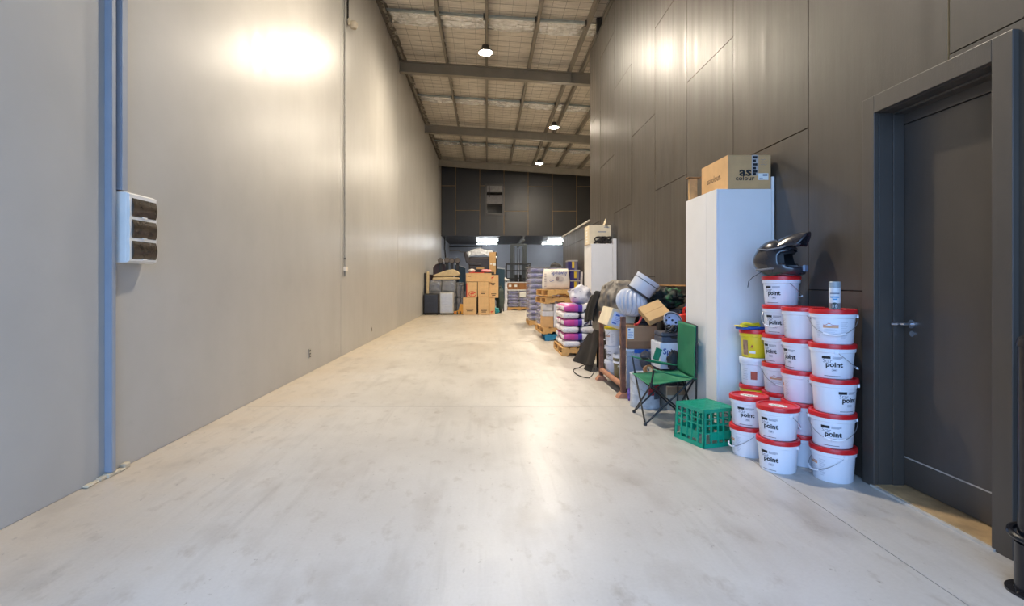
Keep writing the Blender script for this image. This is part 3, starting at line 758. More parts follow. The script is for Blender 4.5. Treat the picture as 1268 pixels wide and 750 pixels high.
# ---------------------------------------------------------------- full-face helmet on the tall bucket stack
def smooth01(x, a, b):
    q = min(1, max(0, (x - a) / (b - a))); return q * q * (3 - 2 * q)
HB = M('helmet_black', (40, 40, 46), 0.22, var=0.25, scale=9, coat=0.5); HD = M('helmet_matt', (26, 26, 30), 0.6); HG = M('helmet_grey', (104, 106, 112), 0.3)
t = thing('motocross_helmet', 'black full-face motocross helmet with peak on the tallest bucket stack', 'helmet', (2.252, 3.975, 5 * BH + 0.2155), R(-52))
t.scale = (1.10, 1.10, 1.08)
def hel(az, el, k=1.0):
    a, b, c = 0.142 * k, 0.114 * k, 0.142 * k
    d = Vector((math.cos(el) * math.cos(az), math.cos(el) * math.sin(az), math.sin(el)))
    r = 1 / math.sqrt((d.x / a) ** 2 + (d.y / b) ** 2 + (d.z / c) ** 2)
    r += 0.056 * math.exp(-(az / R(52)) ** 2) * math.exp(-((el + R(30)) / R(20)) ** 2)
    r += 0.012 * math.exp(-((abs(az) - R(150)) / R(30)) ** 2) * math.exp(-((el + R(5)) / R(20)) ** 2)
    p = d * r
    z = max(p.z, -0.118 + 0.012 * math.cos(az))
    return (p.x, p.y, z + 0.122)
mb = MB(); nu, nv = 56, 30
vs = [hel(2 * math.pi * i / nu - math.pi, -math.pi / 2 + math.pi * (j + 0.02) / (nv + 0.04)) for j in range(nv + 1) for i in range(nu)]
fs = []
for j in range(nv):
    for i in range(nu):
        az = 2 * math.pi * (i + 0.5) / nu - math.pi; el = -math.pi / 2 + math.pi * (j + 0.5) / nv
        lo = -R(18) + R(4) * abs(az) ; hi = R(30) - R(9) * (az / R(60)) ** 2
        if abs(az) < R(62) and lo < el < hi: continue
        if el < R(-62): continue
        fs.append((j * nu + i, j * nu + (i + 1) % nu, (j + 1) * nu + (i + 1) % nu, (j + 1) * nu + i))
mb.add(vs, fs); mb.build('shell', HB, t, smooth=True, solid=0.012)
mb = MB(); vs = [hel(2 * math.pi * i / 32 - math.pi, -math.pi / 2 + math.pi * (j + 0.02) / 18.04, 0.86) for j in range(19) for i in range(32)]
mb.add(vs, [(j * 32 + i, j * 32 + (i + 1) % 32, (j + 1) * 32 + (i + 1) % 32, (j + 1) * 32 + i) for j in range(18) for i in range(32) if not (abs(2 * math.pi * (i + .5) / 32 - math.pi) < R(50) and 7 <= j <= 10)])
mb.build('lining', HD, t, smooth=True)
def peak(u, v):
    y = (u - 0.5) * 2
    w = 0.100 - 0.022 * v
    x = 0.005 + 0.205 * v - 0.05 * abs(y) ** 2.5 * v
    z = 0.258 + 0.050 * v + 0.016 * math.sin(v * math.pi) - (0.075 + 0.02 * v) * abs(y) ** 2.0
    return (x, y * w, z)
MB().grid(peak, 17, 12).build('peak', HB, t, smooth=True, solid=0.006)
for y in (-1, 1):
    MB().tube([(-0.09, y * 0.098, 0.20), (-0.02, y * 0.112, 0.19), (0.07, y * 0.098, 0.205), (0.125, y * 0.06, 0.235)], 0.006, 6).build('brow_ridge', HG, t, smooth=True)
    MB().tube([(-0.10, y * 0.094, 0.05), (0.0, y * 0.117, 0.058), (0.09, y * 0.088, 0.072), (0.15, y * 0.05, 0.072)], 0.007, 6).build('cheek_ridge', HG, t, smooth=True)
MB().box(0.172, 0.190, -0.032, 0.032, 0.035, 0.082).build('chin_vent', M('vent_blue_grey', (120, 140, 165), 0.25), t, bev=0.008)  # vent is a pale blue-grey patch on the black shell
MB().tube([(-0.09, -0.06, 0.03), (-0.13, -0.08, 0.0), (-0.15, -0.10, -0.03), (-0.152, -0.11, -0.075)], 0.0025, 6).build('chin_strap', HD, t)
# ---------------------------------------------------------------- green milk crate, turned upside down
GC = M('crate_green', (0, 150, 118), 0.38, var=0.08, scale=8)
t = thing('milk_crate', 'bright green plastic crate upside down between camp chair and buckets', 'crate', (1.795, 4.205, 0), R(19))
S = 0.163; HC = 0.298
def flare(z): return S + 0.012 * smooth01(0.09 - z, 0, 0.09)
for k in range(4):
    mb = MB()
    rot = Matrix.Rotation(k * math.pi / 2, 4, 'Z')
    def wb(u0, u1, z0, z1, th=0.008):
        s0, s1 = flare(z0), flare(z1)
        vs = [Vector(p) for p in ((u0 * s0 / S, -s0, z0), (u1 * s0 / S, -s0, z0), (u1 * s0 / S, -s0 + th, z0), (u0 * s0 / S, -s0 + th, z0), (u0 * s1 / S, -s1, z1), (u1 * s1 / S, -s1, z1), (u1 * s1 / S, -s1 + th, z1), (u0 * s1 / S, -s1 + th, z1))]
        mb.add([rot @ p for p in vs], [(0, 3, 2, 1), (4, 5, 6, 7), (0, 1, 5, 4), (1, 2, 6, 5), (2, 3, 7, 6), (3, 0, 4, 7)])
    wb(-S, S, 0.0, 0.032, 0.014); wb(-S, S, 0.27, HC, 0.010)
    wb(-S, S, 0.165, 0.178); wb(-S, S, 0.105, 0.116)
    wb(-S + 0.06, S - 0.06, 0.055, 0.105)
    wb(-S, S, 0.218, 0.228)
    for q in (-S, -0.098, -0.033, 0.020, 0.085, S - 0.022): wb(q, q + (0.022 if abs(q) > 0.12 else 0.013), 0.032, 0.27, 0.009)
    mb.build('side_wall', GC, t)
MB().box(-S, S, -S, S, HC - 0.008, HC - 0.001).build('top_plate', GC, t, bev=0.004)
mb = MB()
for q in range(-4, 5):
    o = q * 0.08
    for sg in (1, -1):
        a = max(-S, -S - o) + 0.001; b = min(S, S - o) - 0.001
        if b - a < 0.03: continue
        mb.bar((a, sg * (a + o), HC - 0.0005), (b, sg * (b + o), HC - 0.0005), 0.009, 0.004)
mb.build('diamond_ribs', GC, t)
# ---------------------------------------------------------------- green folding camp chair
GF = M('camp_green', (30, 118, 82), 0.7, var=0.12, scale=7, bump=0.25, bscale=14); TB = M('black_tube', (22, 22, 24), 0.35)
t = thing('camp_chair', 'green fabric folding camp chair facing the aisle', 'chair', (1.675, 4.88, 0))
def L(x, y, z): return (x - 1.70, y - 4.88, z)
F1, F2, B1, B2 = L(1.46, 4.64, 0.012), L(1.49, 5.10, 0.012), L(1.925, 4.67, 0.012), L(1.93, 5.14, 0.012)
FN, FF, BN, BF = L(1.515, 4.65, 0.365), L(1.50, 5.10, 0.39), L(1.935, 4.68, 0.44), L(1.945, 5.13, 0.45)
AN, AF = L(1.535, 4.63, 0.505), L(1.485, 5.14, 0.555)
TN, TF = L(1.945, 4.68, 0.90), L(1.955, 5.13, 0.91)
def off(p, x=0, y=0, z=0): return (p[0] + x, p[1] + y, p[2] + z)
for a, b in ((F1, FF), (F2, FN), (F1, BN), (B1, FN), (F2, BF), (B2, FF), (B1, BF), (B2, BN)):
    MB().cyl(a, b, 0.0085, n=10).build('leg_tube', TB, t, smooth=True)
for a, b in ((off(B1, 0.005), TN), (off(B2, 0.005), TF)): MB().cyl(a, b, 0.0085, n=10).build('back_post', TB, t, smooth=True)
for a, b in ((FN, AN), (FF, AF)): MB().cyl(a, b, 0.0085, n=10).build('arm_post', TB, t, smooth=True)
for p in (F1, F2, B1, B2): MB().lathe([(0, -0.012), (0.016, -0.012), (0.017, 0.004), (0.011, 0.016), (0, 0.018)], 12, p).build('foot', TB, t, smooth=True)
for p in (FN, FF, BN, BF): MB().cyl(off(p, 0, 0, -0.02), off(p, 0, 0, 0.02), 0.013, n=10).build('joint', TB, t, smooth=True)
def lerp(a, b, q): return tuple(a[i] + (b[i] - a[i]) * q for i in range(3))
def quad(a, b, c, d, sag, sg=(0, 0, -1), wr=0.0, ph=0.0):
    def fn(u, v):
        p = lerp(lerp(a, b, u), lerp(d, c, u), v)
        k = sag * math.sin(math.pi * u) * math.sin(math.pi * v) + wr * math.sin(9 * u + 5 * v + ph) * math.sin(math.pi * u)
        return (p[0] + sg[0] * k, p[1] + sg[1] * k, p[2] + sg[2] * k)
    return fn
MB().grid(quad(off(FN, -0.02), off(BN, 0, 0, -0.03), off(BF, 0, 0, -0.03), off(FF, -0.03), 0.05, wr=0.004), 22, 22).build('seat', GF, t, smooth=True, solid=0.006)
MB().grid(quad(off(BN, -0.012, 0, -0.02), off(TN, -0.012), off(TF, -0.012), off(BF, -0.012, 0, -0.02), 0.016, (1, 0, 0), 0.005), 22, 22).build('backrest', GF, t, smooth=True, solid=0.006)
MB().tube([off(TN, -0.01), off(lerp(TN, TF, 0.5), 0.012), off(TF, -0.01)], 0.006, 6).build('back_binding', TB, t)
MB().grid(quad(off(AF, -0.015, -0.035), off(BF, 0, -0.03, 0.015), off(BF, 0, 0.02, 0.015), off(AF, -0.015, 0.05), 0.02, wr=0.003), 14, 6).build('armrest', GF, t, smooth=True, solid=0.006)
MB().grid(quad(off(AN, 0, -0.035), off(BN, 0.0, -0.03, -0.02), off(BN, 0.0, 0.02, -0.02), off(AN, 0, 0.035), 0.015, wr=0.003), 14, 6).build('armrest', GF, t, smooth=True, solid=0.006)
MB().tube([(AF[0] + 0.12 + 0.042 * math.cos(a), AF[1] - 0.01 + 0.042 * math.sin(a), AF[2] - 0.022) for a in [2 * math.pi * i / 20 for i in range(20)]], 0.006, 6, True).build('cup_ring', TB, t)
MB().grid(quad((AF[0] + 0.20, AF[1] - 0.01, 0.53), (AF[0] + 0.26, AF[1] - 0.01, 0.51), (AF[0] + 0.30, AF[1], 0.62), (AF[0] + 0.24, AF[1], 0.645), 0.01, (0, 1, 0)), 6, 8).build('cup_pocket', GF, t, smooth=True, solid=0.005)
# ---------------------------------------------------------------- tall white cabinets and what lies on them
def cabinet(label, x0, x1, y0, y1, h):
    t = thing('tall_cabinet', label, 'cabinet', ((x0 + x1) / 2, (y0 + y1) / 2, 0), 0, 'white tall cabinets against the black wall')
    w, d = (x1 - x0) / 2, (y1 - y0) / 2
    MB().box(-w + 0.019, w, -d, d, 0.07, h).build('carcass', WHITE_M, t, bev=0.002)
    MB().box(-w + 0.04, w - 0.01, -d + 0.01, d - 0.01, 0, 0.07).build('plinth', WHITE_M, t)
    m = -d + 0.21
    MB().box(-w, -w + 0.018, -d, m - 0.0015, 0.075, h).build('door', WHITE_M, t, bev=0.0015)
    MB().box(-w, -w + 0.018, m + 0.0015, d, 0.075, h).build('door', WHITE_M, t, bev=0.0015)
    return t
cabinet('tall white cabinet behind the camp chair, topped by the large carton', 1.975, 2.447, 4.405, 5.08, 2.10)
tag(MB().box(2.450, 2.474, 4.405, 5.06, 0, 2.207).build('white_board', WHITE_M, bev=0.002), 'white board standing between the near cabinet and the black wall', 'board')
cabinet('tall white cabinet farther back with a cream carton on top', 1.99, 2.40, 9.78, 10.46, 2.03)
tag(MB().box(2.405, 2.474, 9.77, 10.44, 0, 2.13).build('white_board', WHITE_M, bev=0.002), 'white board standing between the far cabinet and the black wall', 'board')
CB = {}
def cardboard(name, c=None): return M(name, c, 0.75, var=0.07, scale=7, bump=0.08, bscale=40)
KR = cardboard('kraft_card', (204, 162, 110)); KB = cardboard('brown_card', (160, 122, 88)); KC = cardboard('cream_card', (222, 208, 180)); KT = cardboard('tan_card', (198, 160, 108))
TAPE = M('pale_tape', (196, 190, 176), 0.3); TAPEB = M('brown_tape', (150, 104, 62), 0.3)
def carton(label, x0, y0, z0, w, d, h, m=None, rz=0.0, rot=None, tape=True, flaps=False, group=None):
    """carton with its front left bottom corner at x0,y0,z0"""
    t = thing('carton', label, 'box', (x0, y0, z0), rz, group, rot)
    m = m or KR
    if flaps:
        mb = MB().box(0, w, 0, 0.005, 0, h).box(0, w, d - 0.005, d, 0, h).box(0, 0.005, 0.005, d - 0.005, 0, h).box(w - 0.005, w, 0.005, d - 0.005, 0, h).box(0.005, w - 0.005, 0.005, d - 0.005, 0, 0.005)
        mb.build('box_wall', m, t)
        MB().bar((w / 2, d, h), (w / 2, d + 0.06, h + 0.09), w, 0.004, (1, 0, 0)).build('flap', m, t)
        MB().bar((0, d / 2, h), (-0.07, d / 2, h + 0.06), 0.004, d, (0, 1, 0)).build('flap', m, t)
    else:
        MB().box(0, w, 0, d, 0, h).build('box_body', m, t, bev=min(0.006, h * 0.05))
        for a, b in ((0.002, d / 2 - 0.002), (d / 2 + 0.002, d - 0.002)):
            MB().box(0.002, w - 0.002, a, b, h + 0.0005, h + 0.003).build('flap', m, t)
    if tape and not flaps: MB().box(w * 0.0, w, d / 2 - 0.025, d / 2 + 0.025, h + 0.0032, h + 0.0042).build('tape', TAPE, t)
    return t
def front(t, w, h): return lambda u, v: (u, -0.0012, v)
def side(t, d): return lambda u, v: (-0.0012, d - u, v)
c = carton('large brown carton printed as colour on top of the near white cabinet', 2.075, 4.41, 2.101, 0.371, 0.545, 0.292, KR)
mb = MB(); put_text(mb, 'as', 0.105, lambda u, v: (u + 0.098, -0.0012, v + 0.115), 0.03, fit=0.105); put_text(mb, 'colour', 0.056, lambda u, v: (u + 0.065, -0.0012, v + 0.075), 0.015, fit=0.165); mb.build('lettering', INK, c)
mb = MB(); put_text(mb, 'ascolour.', 0.085, lambda u, v: (-0.0012, 0.42 - u, v + 0.11), 0.0, fit=0.29); mb.build('lettering', M('print_brown', (70, 48, 30), 0.6), c)
MB().box(0.205, 0.262, -0.0016, -0.0006, 0.115, 0.292).build('tape_strip', M('grey_tape', (178, 172, 168), 0.35), c)
mb = MB()
for k, z in enumerate((0.262, 0.232, 0.200, 0.168, 0.140, 0.118)):
    mb.box(0.213, 0.253 - (0.012 if k % 2 else 0), -0.0022, -0.0017, z, z + 0.021)
mb.build('tape_print', INK, c)
MB().box(0.262, 0.348, -0.0016, -0.0006, 0.078, 0.135).build('address_label', PAPER, c)
mb = MB().box(0.27, 0.30, -0.0022, -0.0017, 0.09, 0.094).box(0.30, 0.34, -0.0022, -0.0017, 0.112, 0.128).box(0.27, 0.315, -0.0022, -0.0017, 0.082, 0.085); mb.build('label_print', INKG, c)
mb = MB()
for k in range(3):
    z = 0.252 - 0.021 * k
    mb.tube([(0.282 + 0.008 * i, -0.0014, z + 0.005 * math.sin(i * 1.9 + k)) for i in range(6 + 2 * k if k < 2 else 8)], 0.0012, 4)
mb.build('handwriting', INKG, c)
t = thing('timber_offcut', 'pale timber offcut frame on the cabinet beside the large carton', 'timber', (1.99, 4.975, 2.101))
MB().box(0.0, 0.075, 0.05, 0.09, 0, 0.215).build('upright', M('pine', (188, 148, 96), 0.7, var=0.2, scale=14), t, bev=0.002)
MB().box(-0.02, 0.10, 0.02, 0.10, 0.2155, 0.225).build('ply_cap', M('pine_dark', (150, 112, 70), 0.7), t)
c = carton('cream carton with raised flap on the far white cabinet', 1.965, 9.86, 2.032, 0.425, 0.45, 0.36, KC, tape=False)
MB().bar((0.30, 0.0, 0.36), (0.30, 0.03, 0.43), 0.24, 0.004, (1, 0, 0)).build('raised_flap', KC, c)
mb = MB(); put_rect(mb, 0.17, 0.33, 0.225, 0.243, front(c, 0, 0)); put_rect(mb, 0.29, 0.39, 0.315, 0.327, front(c, 0, 0)); mb.build('print_band', INKG, c)
mb = MB()
for k in range(5): put_rect(mb, 0.16, 0.30, 0.05 + k * 0.06, 0.08 + k * 0.06, side(c, 0.45))
mb.build('side_print', PAPER, c)
# tangled black straps hanging over the edge of the far cabinet
def tangle(name, label, cat, c, ext, r, m, n=6, seed=1, pts=26):
    q = random.Random(seed); t = thing(name, label, cat, c)
    for k in range(n):
        ph = [q.uniform(0, 6.3) for _ in range(6)]
        MB().tube([(ext[0] * math.sin(0.9 * i * 0.35 + ph[0]) * (0.6 + 0.4 * math.sin(ph[3])), ext[1] * math.sin(1.3 * i * 0.35 + ph[1]), r + ext[2] * (0.5 + 0.5 * math.sin(1.1 * i * 0.35 + ph[2]))) for i in range(pts)], r, 6).build('strap', m, t, smooth=True)
    return t
STR = M('black_webbing', (42, 36, 32), 0.7, var=0.3)
tangle('strap_bundle', 'tangled dark straps lying on the far white cabinet before the carton', 'straps', (2.22, 9.815, 2.032), (0.17, 0.028, 0.12), 0.014, STR, 7, 4)
# ---------------------------------------------------------------- rusty stillage frame
RU = M('rusty_steel', (110, 74, 58), 0.75, var=0.35, scale=14, bump=0.3, bscale=30); RUP = M('rusty_pipe', (164, 114, 88), 0.7, var=0.25, scale=12)
t = thing('stillage_frame', 'rusty steel post frame holding the junk heap', 'frame', (1.53, 6.28, 0))
for x, y in ((0, -0.52), (-0.01, 0.53), (0.86, -0.52), (0.86, 0.53)):
    MB().box(x - 0.026, x + 0.026, y - 0.026, y + 0.026, 0.03, 0.91).build('post', RU, t, bev=0.003)
    MB().prism([(x - 0.075, 0.0), (x + 0.075, 0.0), (x + 0.06, 0.025), (x + 0.03, 0.06), (x - 0.03, 0.06), (x - 0.06, 0.025)], 'y', y - 0.055, y + 0.055).build('foot_plate', RUP, t, bev=0.004)
MB().cyl((0, -0.49, 0.135), (-0.005, 0.50, 0.135), 0.032, n=14).build('side_rail', RUP, t, smooth=True)
MB().cyl((0.86, -0.49, 0.135), (0.86, 0.50, 0.135), 0.032, n=14).build('side_rail', RUP, t, smooth=True)
MB().box(0.05, 0.82, -0.50, 0.50, 0.05, 0.095).build('deck', M('dark_deck', (48, 42, 38), 0.8, var=0.3), t)
# buckets inside the frame
bucket(1.665, 6.70, 0, R(200), 'plain white bucket at the bottom, behind the far rusty post', R(0), 'old buckets in the stillage', lid=me_lidw, z=0.096, s=0.93, sz=0.84, prints=False)
bucket(1.668, 6.70, 0, R(-60), 'white bucket with dark printed band under the yellow-lidded bucket', R(180), 'old buckets in the stillage', lid=me_lidw, z=0.285, s=0.93, sz=0.84, prints=True)
bucket(1.662, 6.69, 0, R(120), 'dirty white bucket with a yellow lid between the rusty posts', R(-110), 'old buckets in the stillage', lid=me_lidy, z=0.474, s=0.93, sz=1.1, prints=True)
OL = M('olive_bucket', (112, 104, 74), 0.45, var=0.15)
t = thing('bucket', 'olive bucket with white lid and white lettering behind the near post', 'bucket', (1.665, 6.27, 0.096), yaw(1.63, 6.3, -10), 'old buckets in the stillage')
t.scale = (0.9, 0.9, 1.45)
me = me_body.copy(); me.materials.clear(); me.materials.append(OL); b = place('body', me, t); place('lid', me_lidw, t)
MB().lathe([(0.128, 0.150), (0.134, 0.150), (0.134, 0.166), (0.128, 0.166)], 32).build('rim', WB, t, smooth=30)
mb = MB(); put_text(mb, 'POINT', 0.03, lambda u, v: wrap(u - 0.05, v * 0.7 + 0.118, 0.003), 0.02, fit=0.10); mb.build('lettering', PAPER, b)
t = thing('round_jar', 'small round white jar on the deck just behind the near rusty post', 'jar', (1.625, 5.98, 0.096))
MB().lathe([(0, 0), (0.035, 0), (0.062, 0.03), (0.068, 0.065), (0.06, 0.10), (0.04, 0.122), (0, 0.126)], 24).build('jar_body', M('offwhite_jar', (214, 204, 188), 0.45), t, smooth=True)
MB().lathe([(0, 0.127), (0.03, 0.127), (0.03, 0.145), (0, 0.147)], 20).build('jar_lid', WB, t, smooth=35)
# brown carton, clear tub
c = carton('brown carton with a white label under the roof ventilator', 1.585, 5.79, 0.545, 0.335, 0.33, 0.258, KB, tape=False)
MB().box(0.0, 0.335, -0.002, -0.0005, 0.0, 0.085).build('lower_band', cardboard('brown_card_dark', (138, 102, 72)), c)
MB().box(0.005, 0.075, -0.0035, -0.002, 0.11, 0.235).build('address_label', PAPER, c)
mb = MB().box(0.012, 0.035, -0.005, -0.0036, 0.205, 0.225); 
for k in range(4): mb.box(0.012, 0.066 - 0.008 * (k % 2), -0.005, -0.0036, 0.185 - 0.018 * k, 0.189 - 0.018 * k)
mb.build('label_print', M('print_blue', (60, 100, 180), 0.5), c)
def clear_mat(name, c, alpha, rough=0.15):
    t = newmat(name); t.set('Base Color', rgb(*c)); t.set('Roughness', rough)
    o = t.obj(); t.set('Alpha', t.range(t.noise(o, 9, 4), 0.3, 0.7, alpha - 0.12, alpha + 0.12))
    return t.m
CLR = clear_mat('clear_tub', (200, 210, 225), 0.42)
t = thing('storage_tub', 'clear plastic storage tub with blue clip under the brown carton', 'tub', (1.755, 5.97, 0.10))
mb = MB()
for x0, x1, y0, y1, z0, z1 in ((-0.17, 0.17, -0.165, -0.161, 0, 0.41), (-0.17, 0.17, 0.161, 0.165, 0, 0.41), (-0.17, -0.166, -0.161, 0.161, 0, 0.41), (0.166, 0.17, -0.161, 0.161, 0, 0.41), (-0.17, 0.17, -0.165, 0.165, -0.004, 0.0)): mb.box(x0, x1, y0, y1, z0, z1)
mb.build('tub_wall', CLR, t)
MB().box(-0.18, 0.18, -0.175, 0.175, 0.411, 0.44).build('tub_lid', M('tub_lid', (206, 212, 222), 0.35), t, bev=0.008)
MB().box(-0.09, 0.075, -0.185, -0.176, 0.395, 0.44).build('clip', M('blue_plastic'), t, bev=0.005)
q = random.Random(3)
for k, m in enumerate((M('rag_navy', (52, 58, 86), 0.8), M('rag_grey', (120, 122, 134), 0.8), M('rag_lilac', (128, 126, 170), 0.8), M('rag_brown', (110, 80, 66), 0.8), M('rag_white', (210, 210, 216), 0.8))):
    zc = 0.05 + 0.075 * k
    MB().grid(lambda u, v: (lambda a, e: (0.14 * math.cos(e) * math.cos(a) * (1 + 0.15 * noise.noise((a * 2, e * 2, k))), 0.135 * math.cos(e) * math.sin(a), zc + 0.055 * math.sin(e) * (1 + 0.3 * noise.noise((a * 3, e, k + 5)))))(2 * math.pi * u, -math.pi / 2 + math.pi * v), 20, 10, True).build('folded_rag', m, t, smooth=True)
# tilted white carton with blue printed label
c = carton('white carton with blue label lying tilted on the yellow-lidded bucket', 1.445, 6.16, 0.778, 0.30, 0.52, 0.22, KC, rot=(0, R(18.5), 0), tape=False)
MB().box(0.03, 0.17, -0.002, -0.0006, 0.03, 0.19).build('label_patch', M('label_blueish', (196, 206, 232), 0.5), c)
mb = MB().box(0.06, 0.11, -0.0035, -0.002, 0.145, 0.165).box(0.045, 0.095, -0.0035, -0.002, 0.045, 0.06)
for k in range(3): mb.box(0.06, 0.15, -0.0035, -0.002, 0.085 + 0.018 * k, 0.089 + 0.018 * k)
mb.build('label_print', M('print_blue'), c)
# ---------------------------------------------------------------- roof turbine ventilator
VW = M('ventilator_white', (192, 196, 206), 0.4, var=0.05, scale=8)
t = thing('roof_ventilator', 'white whirlybird roof ventilator with ribbed globe lying on the junk heap', 'ventilator', (1.70, 6.02, 1.062), rot=(R(8), R(34), 0))
NV = 18
def globe(u, v):
    e = -math.pi / 2 + math.pi * (0.03 + 0.84 * v); a = 2 * math.pi * u
    ph = (u * NV + 1.9 * math.sin(e)) % 1.0
    r = 0.158 + 0.034 * min(1.0, ph * 1.25) * math.cos(e) ** 0.5 * (1.0 if ph < 0.8 else (1 - ph) / 0.2)
    return (r * math.cos(e) * math.cos(a), r * math.cos(e) * math.sin(a), 0.165 * math.sin(e))
MB().grid(globe, NV * 8, 34, True).build('vane_globe', VW, t, smooth=50)
MB().lathe([(0, -0.172), (0.04, -0.172), (0.05, -0.162), (0.045, -0.155), (0, -0.150)], 24).build('hub_cap', VW, t, smooth=True)
MB().lathe([(0.138, 0.125), (0.146, 0.130), (0.148, 0.145), (0.140, 0.150)], 40).build('throat_ring', M('dark_ring', (50, 50, 54), 0.5), t, smooth=True)
for k in range(10):
    a = 2 * math.pi * k / 10
    MB().box(-0.007, 0.007, -0.006, 0.006, 0, 0.02, Matrix.Rotation(a, 4, 'Z') @ Matrix.Translation((0.146, 0, 0.132))).build('rivet_tab', M('dark_ring'), t)
MB().lathe([(0.138, 0.140), (0.140, 0.152), (0.149, 0.340), (0.145, 0.340), (0.136, 0.155)], 40).build('throat', VW, t, smooth=35)
MB().lathe([(0.1475, 0.285), (0.150, 0.287), (0.150, 0.291), (0.1475, 0.293)], 40).build('throat_band', M('dark_ring'), t, smooth=True)
# ---------------------------------------------------------------- tarpaulin heap and black sheet
def drape(name, label, m, fn, nu, nv, closed=True, cat='tarpaulin'):
    o = MB().grid(fn, nu, nv, closed).build(name, m, smooth=60)
    return tag(o, label, cat)
TG = M('grey_tarp', (116, 108, 98), 0.55, var=0.18, scale=10, bump=0.5, bscale=9); TBK = M('black_sheet', (24, 24, 27), 0.6, spec=0.25, var=0.2, scale=9, bump=0.4, bscale=8)
def heap(cx, cy, rx, ry, z1, z0, seed, fold=0.05, pw=0.5):
    def fn(u, v):
        a = 2 * math.pi * u
        k = (1 - v ** 2.6) ** pw
        f = 1 + fold * math.sin(7 * a + 2 * math.sin(3 * v + seed)) * (1 - v) + 0.16 * noise.noise((math.cos(a) * 1.5 + seed, math.sin(a) * 1.5, v * 2.2)) + 0.05 * noise.noise((math.cos(a) * 6 + seed, math.sin(a) * 6, v * 7))
        return (cx + rx * k * f * math.cos(a), cy + ry * k * f * math.sin(a), z0 + (z1 - z0) * v * (1 + 0.05 * noise.noise((math.cos(a) * 2, math.sin(a) * 2, seed)) * v))
    return fn
def mound(cx, cy, rx, ry, z1, z0, seed, amp=0.22, sq=0.55, lean=0.0):
    def fn(u, v):
        a = 2 * math.pi * u; e = (math.pi / 2) * v
        se = lambda q: math.copysign(abs(q) ** sq, q)
        k = 1 + amp * noise.noise((math.cos(a) * 1.7 + seed, math.sin(a) * 1.7, v * 2.5)) + amp * 0.45 * noise.noise((math.cos(a) * 5 + seed, math.sin(a) * 5, v * 8)) + 0.03 * abs(noise.noise((math.cos(a) * 12, math.sin(a) * 12, v * 16 + seed)))
        c = max(0.0, math.cos(e)) ** 0.42
        h = math.sin(e) ** 0.85
        return (cx + rx * c * k * se(math.cos(a)) + lean * h, cy + ry * c * k * se(math.sin(a)), z0 + (z1 - z0) * h * (1 + 0.10 * noise.noise((math.cos(a) * 2 * c, math.sin(a) * 2 * c, seed)) * v))
    return fn
t = thing('covered_crate', 'dark crate under the grey tarpaulin', 'crate', (1.93, 7.45, 0))
MB().box(-0.26, 0.30, -0.36, 0.36, 0, 0.62).build('crate_body', M('dark_deck'), t, bev=0.01)
MB().box(-0.27, 0.31, -0.37, 0.37, 0.56, 0.60).build('crate_rim', M('dark_deck'), t)
drape('grey_tarpaulin', 'crumpled grey tarpaulin heaped over the crate by the far cabinet', TG, mound(1.84, 7.40, 0.28, 0.36, 1.31, 0.60, 1.3, 0.30, 0.7, 0.06), 90, 50)
drape('black_tarpaulin', 'black plastic sheet bulging up at the right of the grey tarpaulin', TBK, mound(2.17, 7.40, 0.20, 0.30, 1.29, 0.60, 5.1, 0.3, 0.7), 70, 36)
def hang(u, v):
    return (1.545 - 0.03 * math.sin(2 * u + 1) + 0.10 * v ** 2 + 0.018 * math.sin(11 * u + 2 * v), 7.35 + 0.62 * u, 0.74 + 0.42 * v - 0.05 * u + 0.02 * math.sin(6 * u))
o = MB().grid(hang, 30, 16).build('black_drop_sheet', TBK, smooth=60, solid=0.02)
tag(o, 'black plastic sheet hanging down the left of the grey tarpaulin', 'tarpaulin')
def skirt(u, v):
    x = 1.68 - (0.04 + 0.14 * v ** 1.5) * (1 + 0.25 * math.sin(9 * u)) ; y = 7.45 + 1.20 * u - 0.08 * v
    z = 0.70 * (1 - v) ** 1.2 * (1 - 0.62 * u) + 0.006 + 0.03 * (1 - v) * math.sin(13 * u)
    return (x - 0.05 * u, y, max(0.004, z))
drape('black_skirt', 'black sheet trailing onto the floor between pallet and rusty posts', TBK, skirt, 40, 20, False)
t = thing('strap_loop', 'thin black strap looped on the floor beside the far rusty post', 'strap', (1.40, 7.3, 0))
MB().tube([(0.13 * math.cos(a) - 0.02, 0.40 * math.sin(a), 0.008 + 0.10 * max(0, math.cos(a))) for a in [2 * math.pi * i / 30 + 0.3 for i in range(27)]], 0.007, 6).build('webbing', STR, t)
# ---------------------------------------------------------------- right part of the heap
c = carton('tan flat carton lying tilted beside the ventilator', 1.80, 5.66, 0.815, 0.26, 0.24, 0.075, KT, rot=(R(38), R(-22), R(6)), tape=False)
# shoe
t = thing('black_shoe', 'black trainer shoe standing on the brown carton', 'shoe', (1.735, 5.86, 0.8065), R(-6))
def sec(u, v):
    x = 0.19 * v; a = 2 * math.pi * u
    w = 0.036 * (math.sin(math.pi * min(1, 0.10 + v * 0.86)) ** 0.45) * (1 - 0.12 * math.sin(math.pi * v))
    h = 0.115 - 0.075 * smooth01(v, 0.28, 0.85)
    return (x, w * math.cos(a) * (1 - 0.35 * max(0, math.sin(a)) * (v < 0.6)), 0.014 + h * max(0, 0.5 + 0.5 * math.sin(a)) * (0.75 + 0.25 * math.sin(math.pi * min(1, v * 2))))
MB().grid(sec, 20, 16, True).build('upper', M('shoe_black', (26, 26, 28), 0.55, bump=0.3), t, smooth=True)
MB().grid(lambda u, v: (-0.004 + 0.198 * v, 0.041 * (math.sin(math.pi * min(1, 0.08 + v * 0.88)) ** 0.4) * math.cos(2 * math.pi * u), 0.012 + 0.012 * math.sin(2 * math.pi * u)), 16, 14, True).build('sole', M('shoe_sole', (56, 54, 52), 0.7), t, smooth=40)
